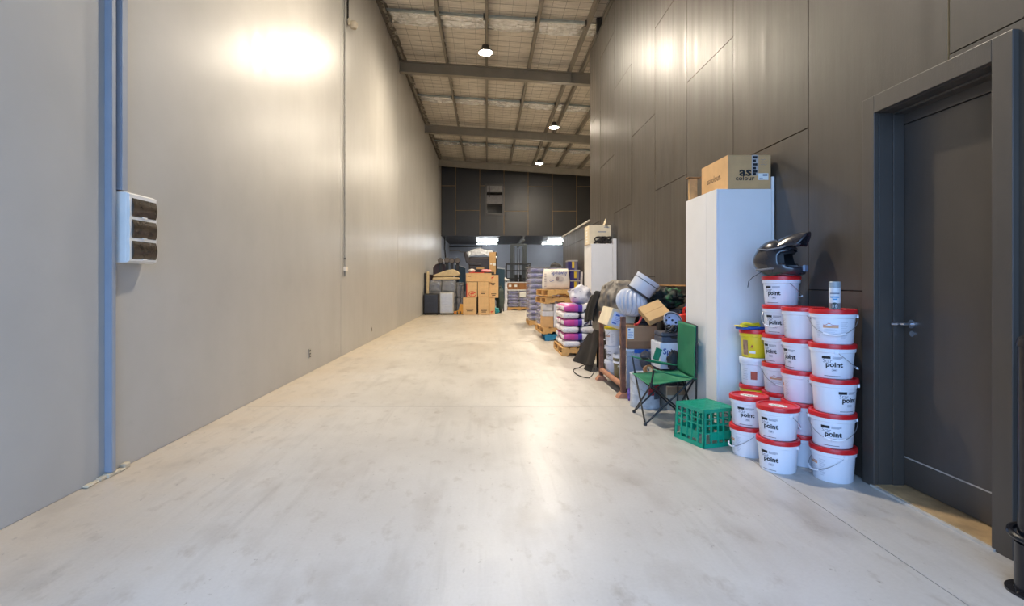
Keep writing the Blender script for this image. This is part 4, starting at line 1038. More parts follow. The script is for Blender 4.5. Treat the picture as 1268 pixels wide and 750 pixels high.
t = thing('red_handle', 'bent red plastic handle between ventilator and black shoe', 'handle', (1.70, 5.82, 0.8065), R(10))
MB().tube([(0.0, 0, 0.012), (0.03, 0, 0.03), (0.055, 0.0, 0.075), (0.075, 0, 0.115), (0.095, 0, 0.118)], 0.013, 8).build('grip', M('red_plastic', (206, 50, 40), 0.4), t, smooth=True)
MB().box(-0.03, 0.01, -0.015, 0.015, 0.0, 0.02).build('mount', M('red_plastic'), t, bev=0.004)
# drum
DR = M('scuffed_drum', (184, 190, 198), 0.5, var=0.28, scale=11, bump=0.15, bscale=20)
t = thing('paint_drum', 'scuffed white metal drum with red label behind the camp chair', 'drum', (1.655, 5.37, 0), R(8))
MB().lathe([(0, 0), (0.148, 0), (0.152, 0.006), (0.152, 0.014), (0.149, 0.02), (0.149, 0.13), (0.151, 0.135), (0.149, 0.14), (0.149, 0.33), (0.154, 0.336), (0.154, 0.344), (0.146, 0.348), (0.144, 0.338), (0, 0.336)], 40).build('drum_body', DR, t, smooth=30)
def wd(u, v, o=0.0008): return ((0.1505 + o) * math.sin(u / 0.15), -(0.1505 + o) * math.cos(u / 0.15), v)
mb = MB(); put_rect(mb, -0.03, 0.12, 0.14, 0.27, wd, 10); mb.build('red_label', M('label_red', (176, 46, 50), 0.5, var=0.35, scale=18), t)
mb = MB(); put_rect(mb, 0.03, 0.12, 0.10, 0.17, lambda u, v: wd(u, v, 0.0016), 6); put_rect(mb, 0.0, 0.06, 0.235, 0.25, lambda u, v: wd(u, v, 0.0016), 4); mb.build('label_mark', M('label_grey', (92, 96, 104), 0.5, var=0.4, scale=20), t)
MB().tube([(0.156 * math.cos(a), -0.156 * math.sin(a), 0.30 - 0.13 * math.sin(a)) for a in [math.pi * i / 18 for i in range(19)]], 0.0025, 6).build('bail_handle', WIRE, t)
t = thing('purple_packet', 'small purple and white packet on the floor beside the rusty foot plate', 'packet', (1.575, 5.62, 0.0), R(30))
MB().grid(lambda u, v: (0.045 * math.cos(2 * math.pi * u) * (math.sin(math.pi * (0.08 + 0.84 * v)) ** 0.3), 0.025 * math.sin(2 * math.pi * u) * (math.sin(math.pi * (0.02 + 0.96 * v))), 0.002 + 0.14 * v), 14, 10, True).build('packet_body', M('packet_purple', (120, 92, 176), 0.4, var=0.5, scale=30), t, smooth=True)
MB().box(-0.02, 0.02, -0.0265, -0.024, 0.04, 0.09).build('packet_label', PAPER, t)
# cartons and cases stacked between drum and cabinet
c = carton('grey-beige carton on the floor behind the camp chair legs', 1.83, 5.20, 0.0, 0.36, 0.34, 0.235, cardboard('greybeige_card', (178, 170, 158)), tape=False)
MB().box(0, 0.36, -0.002, -0.0005, 0.15, 0.235).build('brown_band', cardboard('brown_band', (150, 124, 96)), c)
t = thing('black_crate', 'black plastic crate under the blue-lettered box', 'crate', (2.0, 5.40, 0.24))
mb = MB().box(-0.2, 0.2, -0.16, 0.16, 0, 0.02)
for z in (0.06, 0.11, 0.155): mb.box(-0.2, 0.2, -0.16, -0.15, z - 0.014, z).box(-0.2, 0.2, 0.15, 0.16, z - 0.014, z).box(-0.2, -0.19, -0.15, 0.15, z - 0.014, z).box(0.19, 0.2, -0.15, 0.15, z - 0.014, z)
for k in range(6): mb.box(-0.2 + k * 0.076, -0.18 + k * 0.076, -0.16, -0.15, 0.02, 0.155)
mb.build('crate_body', M('black_plastic', (30, 30, 34), 0.4), t)
c = carton('white carton with blue lettering behind the camp chair', 1.785, 5.28, 0.40, 0.36, 0.30, 0.27, cardboard('white_card', (214, 216, 224)), tape=False)
mb = MB(); put_text(mb, 'Spinaway', 0.085, lambda u, v: (u + 0.03, -0.0015, v + 0.155), 0.02, fit=0.30); mb.build('lettering', M('print_navy', (44, 66, 140), 0.5), c)
mb = MB(); put_rect(mb, 0.23, 0.355, 0.08, 0.26, lambda u, v: (u, -0.0010, v)); mb.build('print_patch', M('print_blue'), c)
t = thing('tool_case', 'dark grey plastic tool case on the blue-lettered carton', 'case', (1.955, 5.42, 0.674))
MB().box(-0.15, 0.15, -0.12, 0.12, 0, 0.06).build('case_base', M('case_grey', (78, 80, 90), 0.4), t, bev=0.012)
MB().box(-0.15, 0.15, -0.12, 0.12, 0.062, 0.105).build('case_lid', M('case_grey'), t, bev=0.012)
MB().tube([(-0.05, -0.12, 0.055), (-0.05, -0.15, 0.055), (0.05, -0.15, 0.055), (0.05, -0.12, 0.055)], 0.008, 6).build('case_handle', M('black_plastic'), t)
t = thing('bike_helmet', 'grey bicycle helmet upturned with pale padded lining on the tool case', 'helmet', (1.945, 5.36, 0.895), rot=(R(62), 0, R(8)))
def bh(k, e0): return lambda u, v: (0.098 * k * math.cos(-math.pi / 2 + (math.pi / 2 + e0) * v) * math.cos(2 * math.pi * u), 0.098 * k * math.cos(-math.pi / 2 + (math.pi / 2 + e0) * v) * math.sin(2 * math.pi * u), 0.095 * k * math.sin(-math.pi / 2 + (math.pi / 2 + e0) * v))
MB().grid(bh(1.0, 0.1), 36, 12, True).build('shell', M('helmet_slate', (64, 68, 76), 0.35), t, smooth=True)
MB().grid(bh(0.86, 0.05), 36, 12, True).build('lining', M('helmet_lining', (176, 188, 214), 0.6), t, smooth=True)
MB().tube([(0.098 * math.cos(a), 0.098 * math.sin(a), 0.006) for a in [2 * math.pi * i / 32 for i in range(32)]], 0.006, 6, True).build('rim', M('rim_pale', (150, 152, 158), 0.4), t, smooth=True)
for k in range(8):
    a = 2 * math.pi * k / 8; e = -0.95 if k % 2 else -0.75
    p = Vector((0.083 * math.cos(e) * math.cos(a), 0.083 * math.cos(e) * math.sin(a), 0.080 * math.sin(e)))
    MB().cyl(p, p * 0.96, 0.012, n=12).build('vent_hole', HD, t)
tangle('cable_tangle', 'black cables and straps heaped in front of the bicycle helmet', 'cables', (1.90, 5.215, 0.78), (0.09, 0.035, 0.07), 0.008, M('black_plastic'), 5, 9)
t = thing('jerry_can', 'red plastic jerry can wedged beside the near white cabinet', 'jerry can', (2.12, 5.47, 0.675), R(10))
RP = M('jerry_red', (222, 52, 34), 0.35, var=0.06)
MB().box(-0.085, 0.115, -0.065, 0.065, 0.0, 0.29).build('can_body', RP, t, bev=0.022, seg=3)
MB().tube([(-0.02, 0, 0.285), (-0.015, 0, 0.345), (0.03, 0, 0.36), (0.10, 0, 0.345), (0.108, 0, 0.285)], 0.014, 8).build('can_handle', RP, t, smooth=True)
MB().cyl((-0.062, 0, 0.285), (-0.062, 0, 0.325), 0.022, n=16).build('cap', M('black_plastic'), t, smooth=True)
MB().tube([(-0.07, -0.067, 0.04), (0.09, -0.067, 0.24)], 0.006, 6).build('embossed_rib', RP, t)
def lumps(name, label, cat, c, r, m, seed, amp=0.3, fr=2.2, nu=36, nv=22):
    def fn(u, v):
        e = -math.pi / 2 + math.pi * v; a = 2 * math.pi * u
        d = Vector((math.cos(e) * math.cos(a), math.cos(e) * math.sin(a), math.sin(e)))
        k = 1 + amp * noise.noise(d * fr + Vector((seed, 0, 0))) + amp * 0.5 * noise.noise(d * fr * 2.6 + Vector((seed, 3, 0)))
        return (c[0] + r[0] * d.x * k, c[1] + r[1] * d.y * k, c[2] + r[2] + r[2] * d.z * (k if d.z > 0 else 1))
    o = MB().grid(fn, nu, nv, True).build(name, m, smooth=60)
    return tag(o, label, cat)
t = thing('black_tub', 'tall black plastic tub behind the ventilator against the wall', 'tub', (2.21, 5.99, 0.096))
t.scale = (0.9, 0.9, 0.9)
MB().lathe([(0, 0.01), (0.16, 0), (0.19, 0.95), (0.215, 0.955), (0.215, 0.985), (0.20, 0.985), (0.17, 0.06), (0, 0.06)], 32).build('tub_wall', M('black_plastic'), t, smooth=35)
for s in (-1, 1): MB().tube([(s * 0.21, -0.05, 0.95), (s * 0.235, -0.03, 0.90), (s * 0.235, 0.03, 0.90), (s * 0.21, 0.05, 0.95)], 0.01, 6).build('tub_handle', M('black_plastic'), t)
def mat_duffel():
    t = newmat('green_black_fabric'); o = t.obj()
    t.set('Base Color', t.ramp(t.noise(o, 7, 3), [(0.52, rgb(22, 26, 25)), (0.58, rgb(24, 50, 38)), (0.70, rgb(60, 126, 76))]))
    t.set('Roughness', 0.7); t.bump(t.noise(o, 30, 4), 0.4, 0.01); return t.m
DUF = mat_duffel()
lumps('duffel_bag', 'crumpled black and green bag on the black tub behind the ventilator', 'bag', (2.12, 6.0, 0.984), (0.17, 0.16, 0.115), DUF, 2.0, 0.5, 3.0)
t = thing('blue_pole', 'blue broom pole leaning on the black wall beside the near cabinet', 'pole', (2.11, 5.55, 0.0))
MB().cyl((0.02, 0.24, 0.66), (0.255, 0.30, 1.27), 0.016, n=12).build('pole', M('pole_blue', (58, 96, 196), 0.4), t, smooth=True)
MB().cyl((0.255, 0.30, 1.27), (0.262, 0.302, 1.288), 0.017, n=12).build('pole_cap', M('black_plastic'), t, smooth=True)
lumps('black_toolbag', 'soft black tool bag hanging beside the camp chair back', 'bag', (1.90, 5.20, 0.40), (0.07, 0.05, 0.10), M('black_canvas', (34, 34, 38), 0.7, bump=0.4), 4.0, 0.25)
lumps('black_pouch', 'small dark pouch behind the camp chair cup holder', 'pouch', (1.735, 5.60, 0.345), (0.06, 0.06, 0.10), M('grey_canvas', (62, 64, 72), 0.7, bump=0.4), 6.0, 0.25)
t = thing('tape_roll', 'roll of brown tape on the paint drum', 'tape', (1.655, 5.30, 0.338), rot=(R(72), 0, R(12)))
t.location = (1.68, 5.33, 0.385)
MB().lathe([(0.030, -0.024), (0.048, -0.024), (0.050, -0.022), (0.050, 0.022), (0.048, 0.024), (0.030, 0.024), (0.030, -0.024)], 28).build('tape', TAPEB, t, smooth=35)
MB().lathe([(0.027, -0.024), (0.0298, -0.024), (0.0298, 0.024), (0.027, 0.024), (0.027, -0.024)], 28).build('core', KC, t, smooth=35)
# timber batten fixed on the black wall above the heap
tag(MB().box(2.44, 2.478, 6.10, 7.30, 1.245, 1.262).build('timber_batten', EDGE, bev=0.003), 'thin bare timber batten on the black wall above the ventilator', 'batten')
# ---------------------------------------------------------------- pallets
PINE = M('pallet_pine', (200, 156, 96), 0.75, var=0.18, scale=9, bump=0.1, bscale=40); PBLUE = M('pallet_blue', (34, 120, 160), 0.6, var=0.2, scale=9)
def pallet(label, x0, y0, z0, w, d, m=None, rz=0.0, group='timber pallets on the right'):
    """stringers run along X so the camera sees the notched long side; boards run along Y"""
    m = m or PINE
    t = thing('pallet', label, 'pallet', (x0, y0, z0), rz, group)
    n = max(5, int(w / 0.15))
    bw = w / n
    for k in range(n): MB().box(k * bw + 0.012, (k + 1) * bw - 0.012, 0, d, 0.122, 0.142).build('deck_board', m, t)
    for y in (0.0, d / 2 - 0.02, d - 0.04):
        poly = [(0, 0.02), (w * 0.18, 0.02), (w * 0.20, 0.055), (w * 0.38, 0.055), (w * 0.40, 0.02), (w * 0.60, 0.02), (w * 0.62, 0.055), (w * 0.80, 0.055), (w * 0.82, 0.02), (w, 0.02), (w, 0.1215), (0, 0.1215)]
        MB().prism(poly, 'y', y, y + 0.04).build('stringer', m, t)
    for x in (0, w / 2 - 0.05, w - 0.1): MB().box(x, x + 0.1, 0, d, 0, 0.0195).build('base_board', m, t)
    return t
def pillow_mesh(name, lx, ly, lz, mats, seed=0, nu=26, nv=14):
    def fn(u, v):
        e = -math.pi / 2 + math.pi * v; a = 2 * math.pi * u
        def se(q, p): return math.copysign(abs(q) ** p, q)
        x = se(math.cos(e), 0.38) * se(math.cos(a), 0.3); y = se(math.cos(e), 0.38) * se(math.sin(a), 0.3); z = se(math.sin(e), 0.62)
        k = 1 + 0.05 * noise.noise((x * 3 + seed, y * 3, z * 2))
        pin = 1 - 0.30 * max(0, abs(x) - 0.72) / 0.28
        return (lx / 2 * x * k, ly / 2 * y * k, lz / 2 + lz / 2 * z * pin * (1 + 0.06 * noise.noise((x * 4, y * 4, seed))))
    return MB().grid(fn, nu, nv, True).mesh(name, mats, 60)
def mat_bag(name, axis_flip=False):
    t = newmat(name); s = t.sep(t.obj())
    x = s[0]
    f = t.range(x, -0.26, 0.26, 0, 1)
    c = t.ramp(f, [(0.0, rgb(226, 222, 226)), (0.06, rgb(190, 62, 140)), (0.42, rgb(170, 66, 160)), (0.54, rgb(82, 60, 165)), (0.68, rgb(222, 222, 228))], True)
    lab = t.ramp(t.noise(t.mapping(t.obj(), (9, 9, 22)), 1.0, 1), [(0.60, (0, 0, 0)), (0.62, (1, 1, 1))])
    m = t.math('MULTIPLY', lab, t.range(x, 0.12, 0.125))
    t.set('Base Color', t.mix(m, c, rgb(50, 46, 86))); t.set('Roughness', 0.35)
    t.bump(t.noise(t.obj(), 14, 4), 0.35, 0.012); return t.m
def mat_bagw():
    t = newmat('white_bag'); o = t.obj(); s = t.sep(o)
    w = t.noise(t.mapping(o, (26, 4, 60)), 1.0, 2)
    mk = t.ramp(w, [(0.62, (0, 0, 0)), (0.64, (1, 1, 1))])
    band = t.math('MULTIPLY', mk, t.math('MULTIPLY', t.range(s[2], 0.03, 0.031), t.range(s[2], 0.085, 0.086, 1, 0)))
    t.set('Base Color', t.mix(t.math('MULTIPLY', band, 0.7), rgb(224, 222, 224), rgb(120, 90, 140))); t.set('Roughness', 0.35)
    t.bump(t.noise(o, 14, 4), 0.35, 0.012); return t.m
BAGP = mat_bag('pink_bag'); BAGW = mat_bagw()
# near pallet: white and pink bags
PE = (1.315, 8.97)
pallet('timber pallet under the pink and white bags, nearest of the pallets', PE[0], PE[1], 0, 0.66, 1.14)
me_pink = pillow_mesh('bag_pink', 0.50, 0.30, 0.128, BAGP, 1); me_white = pillow_mesh('bag_white', 0.315, 0.52, 0.128, BAGW, 2); me_end = pillow_mesh('bag_end', 0.14, 0.30, 0.128, BAGW, 5)
me_whitex = pillow_mesh('bag_whitex', 0.50, 0.30, 0.128, BAGW, 7)
LAY = ['bottom layer', 'second layer', 'third layer', 'fourth layer', 'fifth layer', 'top layer']
for k in range(6):
    z = 0.143 + k * 0.1255
    if k % 2:
        for j in range(3):
            o = place('cement_bag', me_pink, loc=(PE[0] + 0.27 + rnd.uniform(-0.012, 0.012), PE[1] + 0.18 + j * 0.33, z)); o.rotation_euler.z = R(rnd.uniform(-2, 2))
            tag(o, 'pink and purple printed bag, %s, nearest pallet, %s' % (LAY[k], ['front row', 'middle row', 'rear row'][j]), 'bag', 'bags on the nearest pallet')
            o = place('cement_bag', me_end, loc=(PE[0] + 0.598, PE[1] + 0.18 + j * 0.33, z))
            tag(o, 'white bag end right of a pink bag, %s, nearest pallet%s' % (LAY[k], ['', ', middle row', ', rear row'][j]), 'bag', 'bags on the nearest pallet')
    else:
        for i in range(2):
            for j in range(2):
                o = place('cement_bag', me_white, loc=(PE[0] + 0.175 + i * 0.325 + rnd.uniform(-0.01, 0.01), PE[1] + 0.285 + j * 0.54, z)); o.rotation_euler.z = R(rnd.uniform(-2, 2))
                tag(o, 'white printed bag in the %s of the nearest pallet, %s %s' % (LAY[k], ['left', 'right'][i], ['front', 'rear'][j]), 'bag', 'bags on the nearest pallet')
def mat_plasticbag():
    t = newmat('white_plastic_bag'); o = t.obj()
    mk = t.ramp(t.noise(t.mapping(o, (3, 3, 8), (0, 0, 0), (0, 0.6, 0)), 1.6, 2), [(0.62, (0, 0, 0)), (0.64, (1, 1, 1))])
    t.set('Base Color', t.mix(mk, rgb(216, 214, 220), rgb(96, 92, 110))); t.set('Roughness', 0.3)
    t.bump(t.noise(o, 16, 5, 0.7), 0.6, 0.02); return t.m
lumps('plastic_bag', 'crumpled white plastic bag on top of the pink and white bags', 'bag', (1.69, 9.30, 0.895), (0.20, 0.19, 0.17), mat_plasticbag(), 3.3, 0.32, 1.5)
# second stack: blue pallet, timber pallet, cartons, two empty pallets and a big upright bag
pallet('blue painted pallet at the bottom of the second stack', 1.285, 11.32, 0.0, 1.05, 1.1, PBLUE, R(-2))
pallet('timber pallet lying on the blue pallet', 1.24, 11.34, 0.143, 1.1, 1.1, PINE, R(2))
c = carton('brown carton on the second pallet stack, left one', 1.245, 11.42, 0.287, 0.235, 0.5, 0.36, KR, tape=False)
MB().box(-0.004, 0.239, -0.004, 0.504, 0.25, 0.362).build('white_wrap', M('stretch_film_white', (206, 204, 206), 0.3), c, bev=0.004)
c = carton('small grey-white carton on top of the left brown carton', 1.25, 11.43, 0.656, 0.22, 0.48, 0.155, cardboard('grey_card', (198, 194, 190)), tape=False)
for i, x in enumerate((1.49, 1.70)):
    for k in range(3):
        c = carton('white carton in the second pallet stack, %s column, %s' % (['left', 'right'][i], ['bottom', 'middle', 'top'][k]), x, 11.40 + 0.01 * k, 0.287 + k * 0.177, 0.205, 0.5, 0.172, cardboard('white_card'), tape=False, group='white cartons in the second stack')
pallet('empty timber pallet, lower of two on the cartons', 1.30, 11.36, 0.818, 1.12, 1.1, PINE, R(6))
pallet('empty timber pallet, upper of two under the big cream bag', 1.34, 11.30, 0.985, 1.1, 1.15, M('pallet_pine_new', (214, 168, 100), 0.7, var=0.12, scale=8), R(7))
# big upright bag
def sack(u, v):
    a = 2 * math.pi * u
    def se(q, p): return math.copysign(abs(q) ** p, q)
    w = 0.305 * (1 - 0.10 * v ** 3) * (1 + 0.02 * math.sin(5 * v)); d = 0.13 * (1 - 0.75 * v ** 4) * (math.sin(math.pi * (0.12 + 0.88 * (1 - v) ** 0.5)) ** 0.3 if v < 1 else 0.2)
    return (w * se(math.cos(a), 0.4), d * se(math.sin(a), 0.5), 0.002 + 0.46 * v + 0.012 * math.cos(a * 2) * v)
t = thing('spinaway_bag', 'big cream bag lettered in navy standing on the empty pallets', 'bag', (1.56, 11.58, 1.128), R(2))
mb = MB().grid(sack, 40, 16, True); n = 40
mb.add([sack(i / n, 0) for i in range(n)], [tuple(range(n))]); mb.add([sack(i / n, 1) for i in range(n)], [tuple(range(n))])
mb.build('bag_body', M('cream_bag', (226, 216, 202), 0.5, var=0.05, bump=0.3, bscale=9), t, smooth=50)
def fr_(u, v): return (u, -0.137 + 0.02 * max(0, v - 0.3), v)
mb = MB(); put_text(mb, 'Spinaway', 0.115, lambda u, v: fr_(u - 0.13, v + 0.345), 0.025, fit=0.36); mb.build('lettering', M('print_navy'), t)
mb = MB(); vs = [fr_(0.06 + 0.095 * math.cos(a), 0.245 + 0.055 * math.sin(a)) for a in [2 * math.pi * i / 24 for i in range(24)]]; mb.add(vs, [tuple(range(24))]); mb.build('oval_print', M('print_taupe', (190, 178, 168), 0.5), t)
mb = MB(); vs = [(p[0], p[1] - 0.002, p[2]) for p in [fr_(0.01 + 0.04 * math.cos(a), 0.245 + 0.045 * math.sin(a)) for a in [2 * math.pi * i / 20 for i in range(20)]]]; mb.add(vs, [tuple(range(20))]); mb.build('roll_print', M('print_brownish', (140, 122, 116), 0.5), t)
mb = MB(); mb.tube([fr_(-0.14 + 0.022 * math.cos(a), 0.20 + 0.022 * math.sin(a)) for a in [2 * math.pi * i / 16 for i in range(16)]], 0.004, 4, True); put_rect(mb, -0.11, -0.07, 0.195, 0.205, fr_); mb.build('ring_mark', M('print_navy'), t)
mb = MB()
for k in range(6): put_rect(mb, -0.28, -0.235, 0.06 + 0.055 * k, 0.085 + 0.055 * k, lambda u, v: (u, -0.118 - 0.0, v))
mb.build('side_print', M('print_taupe'), t)
# ---------------------------------------------------------------- film-wrapped pallets of purple sacks
def mat_sack(name, c0, c1, c2):
    t = newmat(name); o = t.obj()
    c = t.ramp(t.noise(t.mapping(o, (4, 4, 9)), 1.4, 3), [(0.40, rgb(*c0)), (0.50, rgb(*c1)), (0.64, rgb(*c2))])
    t.set('Base Color', c); t.set('Roughness', 0.3); t.bump(t.noise(o, 12, 4), 0.4, 0.015); return t.m
PUR = mat_sack('purple_sack', (66, 64, 140), (104, 104, 164), (178, 178, 200)); BLU = mat_sack('blue_sack', (44, 48, 150), (80, 80, 160), (190, 190, 206))
FILM = clear_mat('stretch_film', (225, 225, 232), 0.20, 0.14)
me_sack = pillow_mesh('sack', 0.40, 0.62, 0.16, PUR, 3, 22, 10); me_sackb = pillow_mesh('sack_b', 0.40, 0.62, 0.16, BLU, 4, 22, 10)
def sack_pallet(which, x0, y0, w, d, nl, me, label, base=True, film=True, z0=0.0, lh=0.158):
    if base: pallet('timber pallet under the ' + label, x0, y0, z0, w, d); z0 += 0.143
    nx = int(w / 0.38); ny = max(1, int(d / 0.58))
    for k in range(nl):
        for i in range(nx):
            for j in range(ny):
                if 0 < j and k < nl - 1: continue
                o = place('sack', me, loc=(x0 + (i + 0.5) * w / nx + rnd.uniform(-0.012, 0.012), y0 + (j + 0.5) * d / ny, z0 + k * lh))
                o.scale = (w / nx / 0.405, d / ny / 0.63, lh / 0.16 * 1.0); o.rotation_euler.z = R(rnd.uniform(-1.5, 1.5))
                tag(o, 'sack %s, %s layer, %s%s' % (which, ['bottom', 'second', 'third', 'fourth', 'fifth', 'sixth', 'seventh', 'eighth', 'ninth', 'tenth'][k], ['left', 'centre', 'right'][i] if nx == 3 else ['left', 'right'][i], '' if j == 0 else ', rear'), 'sack', 'sacks in the ' + label)
    if film:
        def fn(u, v):
            a = 2 * math.pi * u; se = lambda q: math.copysign(abs(q) ** 0.22, q)
            wob = 1 + 0.012 * noise.noise((math.cos(a) * 5, math.sin(a) * 5, v * 6))
            return (x0 + w / 2 + (w / 2 + 0.015) * se(math.cos(a)) * wob, y0 + d / 2 + (d / 2 + 0.015) * se(math.sin(a)) * wob, z0 + 0.01 + v * (nl * lh + 0.01))
        tag(MB().grid(fn, 64, 16, True).build('stretch_film', FILM, smooth=50), 'clear stretch film round the ' + label, 'film')
    return z0 + nl * lh
zt = sack_pallet('of the low blue stack behind the empty pallets', 1.345, 13.15, 1.10, 1.15, 6, me_sackb, 'low blue sack stack behind the empty pallets', lh=0.157)
zt2 = sack_pallet('of the tall film-wrapped purple stack', 1.26, 15.4, 1.14, 1.15, 10, me_sack, 'tall wrapped purple sack stack on the right', lh=0.160)
tag(MB().grid(lambda u, v: (1.24 + 1.18 * u, 15.38 + 1.19 * v, zt2 + 0.012 + 0.012 * noise.noise((u * 5, v * 5, 0))), 16, 12).build('lit_top_sheet', M('white_sheet', (214, 212, 210), 0.4), solid=0.004, smooth=True), 'white sheet giving the tall wrapped purple sack stack its lit top', 'sheet')  # added white sheet stands for light falling on the stack top
# bagged product with yellow print on the low blue stack
def mat_navy():
    t = newmat('navy_yellow_pack'); s = t.sep(t.obj())
    g = t.math('MULTIPLY', t.range(s[0], -0.03, -0.029), t.range(s[0], 0.045, 0.046, 1, 0))
    g = t.math('MULTIPLY', g, t.range(s[2], 0.05, 0.052))
    c = t.mix(g, rgb(52, 46, 110), rgb(226, 196, 60))
    gr = t.math('MULTIPLY', t.range(s[0], 0.05, 0.052), t.range(s[0], 0.12, 0.122, 1, 0))
    t.set('Base Color', t.mix(gr, c, rgb(120, 116, 130))); t.set('Roughness', 0.3); return t.m
NAV = mat_navy()
me_pack = MB().box(-0.155, 0.155, -0.2, 0.2, 0, 0.225).mesh('pack', NAV); me_top = MB().box(-0.16, 0.16, -0.205, 0.205, 0.226, 0.262).mesh('pack_tray', M('grey_tray', (170, 166, 164), 0.5))
for i, k, y, lab in ((0, 0, 13.5, 'navy and yellow pack on the low blue sacks, lower left'), (1, 0, 13.5, 'navy and yellow pack on the low blue sacks, lower right'), (0, 1, 13.5, 'navy and yellow pack on the low blue sacks, upper left'), (1, 1, 13.5, 'navy and yellow pack on the low blue sacks, upper right'), (1, 2, 13.72, 'navy and yellow pack standing highest against the partition')):
    t = thing('product_pack', lab, 'pack', (2.02 + 0.0 + i * 0.27 - 0.02 * (k == 2), y, zt + 0.001 + k * 0.264), 0, 'navy and yellow packs')
    t.scale = (0.82, 1, 1)
    place('pack_body', me_pack, t, bev=0.01); place('tray', me_top, t, bev=0.006)
tag(MB().prism([(0, 0), (0.06, 0), (0.075, 0.47), (0.03, 0.47)], 'y', 13.0, 13.03).build('upright_sheet', M('white_sheet'), loc=(2.38, 0.1, zt + 0.002)), 'pale upright panel between the navy packs and the far cabinet', 'panel')
# clutter at the end of the partition
t = thing('coat_heap', 'dark jacket heaped over a white box at the end of the partition', 'jacket', (2.20, 16.9, 0))
MB().box(-0.2, 0.25, -0.15, 0.25, 0, 1.70).build('box_body', WHITE_P, t, bev=0.01)
MB().grid(lambda u, v: (lambda a, e: (0.08 + 0.18 * math.cos(e) * math.cos(a) * (1 + 0.4 * noise.noise((a, e * 2, 1))), 0.05 + 0.25 * math.cos(e) * math.sin(a), 1.80 + 0.13 * math.sin(e) * (1 + 0.5 * noise.noise((math.cos(a) * 2, math.sin(a) * 2, e)))))(2 * math.pi * u, -math.pi / 2 + math.pi * v), 24, 14, True).build('jacket', M('dark_cloth', (48, 44, 44), 0.8), t, smooth=True)
# ---------------------------------------------------------------- forklift at the back
FK = M('forklift_grey', (50, 56, 60), 0.45, var=0.1); FKY = M('forklift_body', (196, 140, 40), 0.4); FKB = M('forklift_black', (26, 26, 28), 0.5)
t = thing('forklift', 'grey-masted forklift parked at the back facing the aisle', 'forklift', (1.62, 26.3, 0))
for s in (-1, 1):
    MB().box(s * 0.34 - 0.08, s * 0.34 + 0.08, 0, 0.14, 0.08, 3.22).build('mast_rail', FK, t, bev=0.01)
    MB().box(s * 0.22 - 0.03, s * 0.22 + 0.03, 0.02, 0.10, 0.2, 3.12).build('inner_rail', FK, t)
    MB().cyl((s * 0.07, 0.05, 0.3), (s * 0.07, 0.05, 3.0), 0.012, n=6).build('lift_chain', FKB, t)
    MB().box(s * 0.30 - 0.05, s * 0.30 + 0.05, -1.05, -0.03, 0.06, 0.10).build('fork', FKB, t)
    MB().box(s * 0.30 - 0.05, s * 0.30 + 0.05, -0.08, -0.03, 0.06, 0.6).build('fork_shank', FKB, t)
    MB().cyl((s * 0.50 - 0.1, 0.45, 0.3), (s * 0.50 + 0.1, 0.45, 0.3), 0.30, n=28).build('front_wheel', FKB, t, smooth=35)
    MB().cyl((s * 0.48 - 0.08, 1.75, 0.25), (s * 0.48 + 0.08, 1.75, 0.25), 0.25, n=28).build('rear_wheel', FKB, t, smooth=35)
    MB().bar((s * 0.62, 0.40, 1.0), (s * 0.60, 0.62, 2.2), 0.07, 0.07).build('guard_post', FKB, t)
    MB().bar((s * 0.58, 1.75, 1.1), (s * 0.58, 1.6, 2.2), 0.07, 0.07).build('guard_post', FKB, t)
    MB().box(s * 0.62 - 0.03, s * 0.62 + 0.03, -0.06, -0.03, 0.6, 2.24).build('backrest_upright', FKB, t)
for z in (0.35, 3.16): MB().box(-0.40, 0.40, 0.02, 0.12, z, z + 0.10).build('mast_crossbar', FK, t)
for z in (0.62, 1.45, 1.85, 2.2): MB().box(-0.65, 0.65, -0.062, -0.028, z, z + 0.06).build('backrest_bar', FKB, t)
for k in range(6): MB().bar((-0.6, 0.62 + 0.19 * k, 2.25), (0.6, 0.62 + 0.19 * k, 2.25), 0.05, 0.05).build('guard_bar', FKB, t)
MB().box(-0.58, 0.58, 0.3, 1.2, 0.3, 0.95).build('chassis', FKY, t, bev=0.04)
MB().box(-0.58, 0.58, 1.2, 2.1, 0.25, 1.15).build('counterweight', FK, t, bev=0.08)
MB().box(-0.25, 0.25, 1.0, 1.1, 1.16, 1.7).build('seat_back', FKB, t, bev=0.04)
MB().box(-0.27, 0.27, 0.72, 1.12, 0.96, 1.1).build('seat', FKB, t, bev=0.04)
MB().tube([(0.17 * math.cos(a), 0.55 + 0.06 * math.sin(a), 1.32 + 0.16 * math.sin(a)) for a in [2 * math.pi * i / 24 for i in range(24)]], 0.015, 6, True).build('steering_wheel', FKB, t)
MB().cyl((0, 0.06, 0.2), (0, 0.06, 2.4), 0.035, n=12).build('lift_cylinder', M('satin_chrome'), t, smooth=True)
# rail and pipe on the back wall, left
tag(MB().box(-2.5, -0.3, 33.9, 33.98, 3.60, 3.72).build('ceiling_rail', FKB), 'black rail under the mezzanine soffit at left', 'rail')
tag(MB().tube([(-2.5, 34.2, 3.38), (-1.9, 34.2, 3.40), (-1.7, 34.2, 3.30), (-0.5, 34.2, 3.30), (-0.35, 34.2, 3.5)], 0.03, 8).build('wall_pipe', M('grey_conduit')), 'grey pipe bent along the back wall below the black rail', 'pipe')
tag(MB().tube([(-2.40, 29.2, 3.86), (-2.40, 29.2, 3.7), (-2.42, 29.3, 3.2), (-2.38, 29.4, 2.7), (-2.40, 29.5, 2.2)], 0.04, 8).build('hanging_cable', FKB), 'thick black cable hanging at the left wall corner', 'cable')
